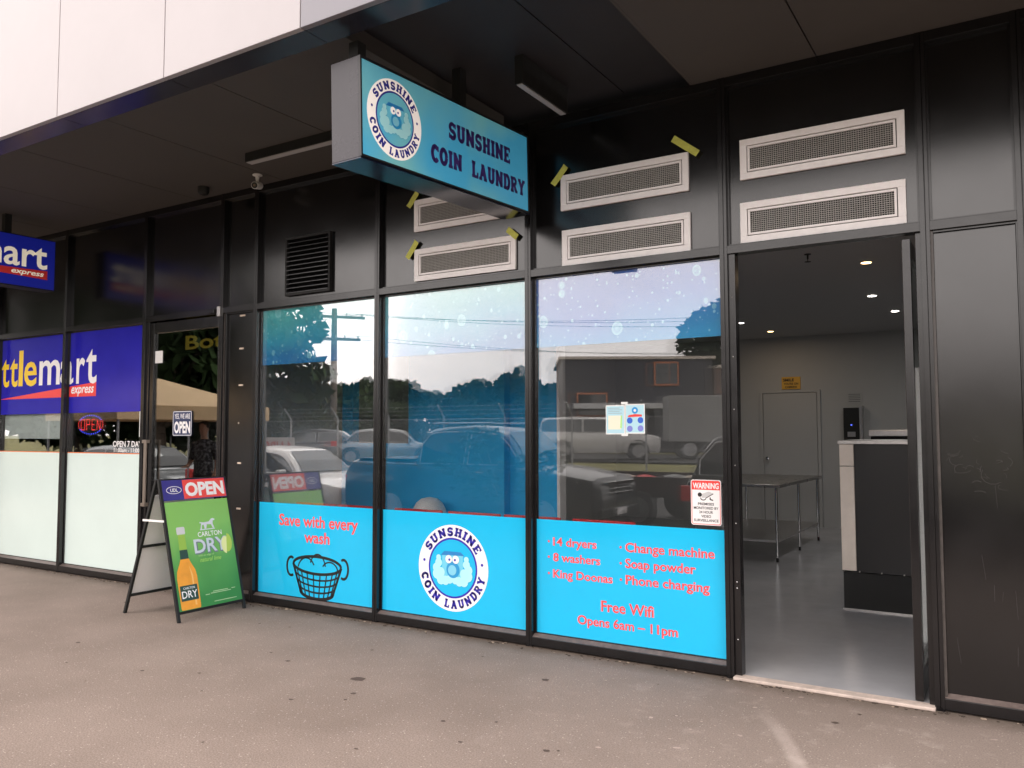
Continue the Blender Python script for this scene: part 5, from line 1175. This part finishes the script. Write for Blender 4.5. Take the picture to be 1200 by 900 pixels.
def tree(lab, x, y, z, s, kind, lm, h0=2.6, rz=0):
    r_ = thing('tree', lab, 'tree', (x, y, z), R(rz), 'trees across the road'); me, cl, cz = CR[kind]
    o_ = bpy.data.objects.new('crown', me); C.objects.link(o_); o_.parent = r_; o_.location = (0, 0, h0+cz*s); o_.scale = (s, s, s)
    o_.material_slots[0].link = 'OBJECT'; o_.material_slots[0].material = LM[lm]
    tb_ = MB().tube((0, 0, 0), (.1*s, 0, h0), .22*s, 10, .15*s, caps=False)
    tb_.tube((.1*s, 0, h0), (0, .1, h0+cz*s*1.2), .15*s, 8, .05*s, caps=False)
    for c_ in cl[:8]: tb_.tube((.08*s, 0, h0*.9+.2*s), (c_[0]*s*.8, c_[1]*s*.8, h0+cz*s+c_[2]*s*.8), .08*s, 6, .02*s, caps=False)
    tb_.build('trunk', bark, r_)
TR = [('big dark leafy tree nearest the left end of the wire fence', -29.5, -15.1, .1, 1.62, 2, 0, 1.5, 20),
 ('broad dark tree standing behind the left end of the fence', -35.2, -17.2, .3, 1.35, 2, 0, .2, 90),
 ('tall dark tree over the beige gazebo', -37, -16.5, .3, 1.9, 2, 0, .6, 150),
 ('olive tree just left of the power pole', -36.0, -28.0, .4, .78, 0, 1, .3, 10),
 ('dark tree behind the power pole', -40.5, -34.0, .4, .74, 1, 0, .2, 50),
 ('rounded dark tree right of the power pole', -41.5, -38.5, .4, .92, 0, 0, .2, 130),
 ('dark bushy tree at the left of the badge window reflection', -37.0, -37.5, .4, .95, 0, 0, .2, 70),
 ('olive bushy tree beside the dark one', -37.5, -42.8, .4, .84, 0, 1, .1, 200),
 ('small dark tree in the middle of the far row', -35.6, -44.5, .4, .72, 0, 0, .1, 20),
 ('dark round tree right of the gap in the far row', -31.3, -41.6, .4, .95, 0, 0, .1, 260),
 ('tall pale tree behind the round one', -35.0, -52.0, .4, .98, 1, 2, .6, 100),
 ('dark low tree beside the dark building', -29.4, -46.5, .4, .8, 2, 0, .1, 300),
 ('big gum tree rising behind the brown half of the building', -15.0, -47.3, .4, 1.0, 2, 2, 4.0, 40),
 ('dark tree between ute and building', -25.5, -47.5, .4, .75, 0, 1, .2, 140),
 ('low dark scrubby tree under the power wires', -33.0, -32.0, .4, .7, 2, 0, -.6, 140),
 ('low olive scrubby tree left of the banner', -30.0, -23.5, .3, .62, 2, 1, -.6, 40)]
for t_ in TR: tree(*t_)
mb, cl = crown_mesh(9, .62, .62, 1150, 16, .038); sb_ = thing('shrub', 'small leafy street shrub by the kerb, mirrored over the ute bonnet', 'shrub', (-6.55, -4.75, 0))
mb_o = mb.build('foliage', leaf_material('fresh_foliage', (.06, .11, .03)), sb_); mb_o.location = (0, 0, 1.15); mb_o.scale = (1.5, 1.3, 1.15)
st_b = MB().tube((0, 0, 0), (.03, 0, .6), .03, 8, .02)
for c_ in cl[:8]: st_b.tube((.03, 0, .5), (c_[0]*1.4, c_[1]*1.2, 1.15+c_[2]), .014, 6, .006, caps=False)
st_b.build('stems', bark, sb_)

# beige gazebo on the verge
gz_ = thing('gazebo', 'beige pop-up gazebo with thin legs by the road', 'gazebo', (-13.7, -4.05, 0), R(8))
cz_ = mat('beige_canvas', (.62, .45, .27), .8, 0, .2, (2, .1)); h_ = 1.42
mb = MB()
for k in range(4):
    a_ = [(-h_, -h_), (h_, -h_), (h_, h_), (-h_, h_)]; p, q = a_[k], a_[(k+1) % 4]
    mb.hexa([(p[0], p[1], 2.05), (q[0], q[1], 2.05), (.02, .02, 2.60), (-.02, -.02, 2.60), (p[0], p[1], 2.07), (q[0], q[1], 2.07), (.02, .02, 2.62), (-.02, -.02, 2.62)])
mb.build('roof_cloth', cz_, gz_); v_ = MB()
v_.box(-h_, h_, -h_-.01, -h_, 1.83, 2.05).box(-h_, h_, h_, h_+.01, 1.83, 2.05).box(-h_-.01, -h_, -h_, h_, 1.83, 2.05).box(h_, h_+.01, -h_, h_, 1.83, 2.05); v_.build('valance', cz_, gz_)
for sx in (-1, 1):
    for sy in (-1, 1): MB().tube((sx*(h_-.04), sy*(h_-.04), 0), (sx*(h_-.04), sy*(h_-.04), 2.04), .02, 8).build('leg', K['chromegrey'], gz_)

# gum spots and scuffs on the footpath, grit and leaf litter along the shopfront
spot_m = mat('old_gum_stain', (.085, .062, .053), .85, 0, .2, (30, .2)); pale_m = mat('pale_scuff', (.36, .285, .255), .85, 0, .2, (14, .25))
rn = random.Random(11)
def spot(x, y, rx, ry, m, a=0, nm='gum_stain', z=.0016):
    pts = []
    for k in range(14):
        t = 2*PI*k/14; q = rn.uniform(.75, 1.15); u, v = rx*q*math.cos(t), ry*q*math.sin(t)
        pts.append((x+u*math.cos(a)-v*math.sin(a), y+u*math.sin(a)+v*math.cos(a), z))
    return MB().poly(pts).build(nm, m, fp)
SPOTS = [(-3.73, -1.28, .052), (-3.55, -1.52, .022), (-4.44, -1.22, .02), (-2.68, -.66, .028), (-3.79, -1.8, .018), (-4.13, -.69, .015), (-4.71, -1.13, .014), (-3.51, -1.63, .012), (-2.79, -1.62, .016), (-2.09, -1.69, .02), (-.93, -.51, .022), (-7.27, -.6, .03), (-6.2, -1.7, .02), (-5.1, -1.9, .016), (-.84, -.30, .014)]
for (x, y, q) in SPOTS: spot(x, y, q, q*.8, spot_m)
for k in range(26): spot(rn.uniform(-7, 0), rn.uniform(-3.6, -.2), rn.uniform(.006, .016), rn.uniform(.005, .012), spot_m, z=.0018)
for k in range(34): q = rn.uniform(.004, .013); spot(rn.uniform(-2.6, .3), rn.uniform(-1.9, -.15), q*rn.uniform(1, 1.8), q, pale_m, rn.uniform(-.4, .9), 'paint_fleck', .0014)
lt_ = MB(); ltp = MB()
for k in range(420):
    x = rn.uniform(-11, 1.2); y = -abs(rn.gauss(0, .035))-.004; q = rn.uniform(.003, .012)
    if -1.66 < x < -.47: y -= .03
    a = rn.uniform(0, PI); (lt_ if k % 4 else ltp).hexa([(x+q*math.cos(a+t)*(1 if k % 3 else 1.6), y+q*math.sin(a+t)*.6, z) for z in (.001, .001+q*.5) for t in (0, PI/2, PI, 1.5*PI)])
tag(lt_.build('grit', mat('dark_grit', (.06, .045, .035), .9), kind='stuff'), 'dark grit and dry leaf crumbs along the foot of the shopfront', 'grit')
tag(ltp.build('grit', mat('pale_grit', (.33, .26, .20), .9), kind='stuff'), 'pale sandy crumbs along the foot of the shopfront', 'grit')
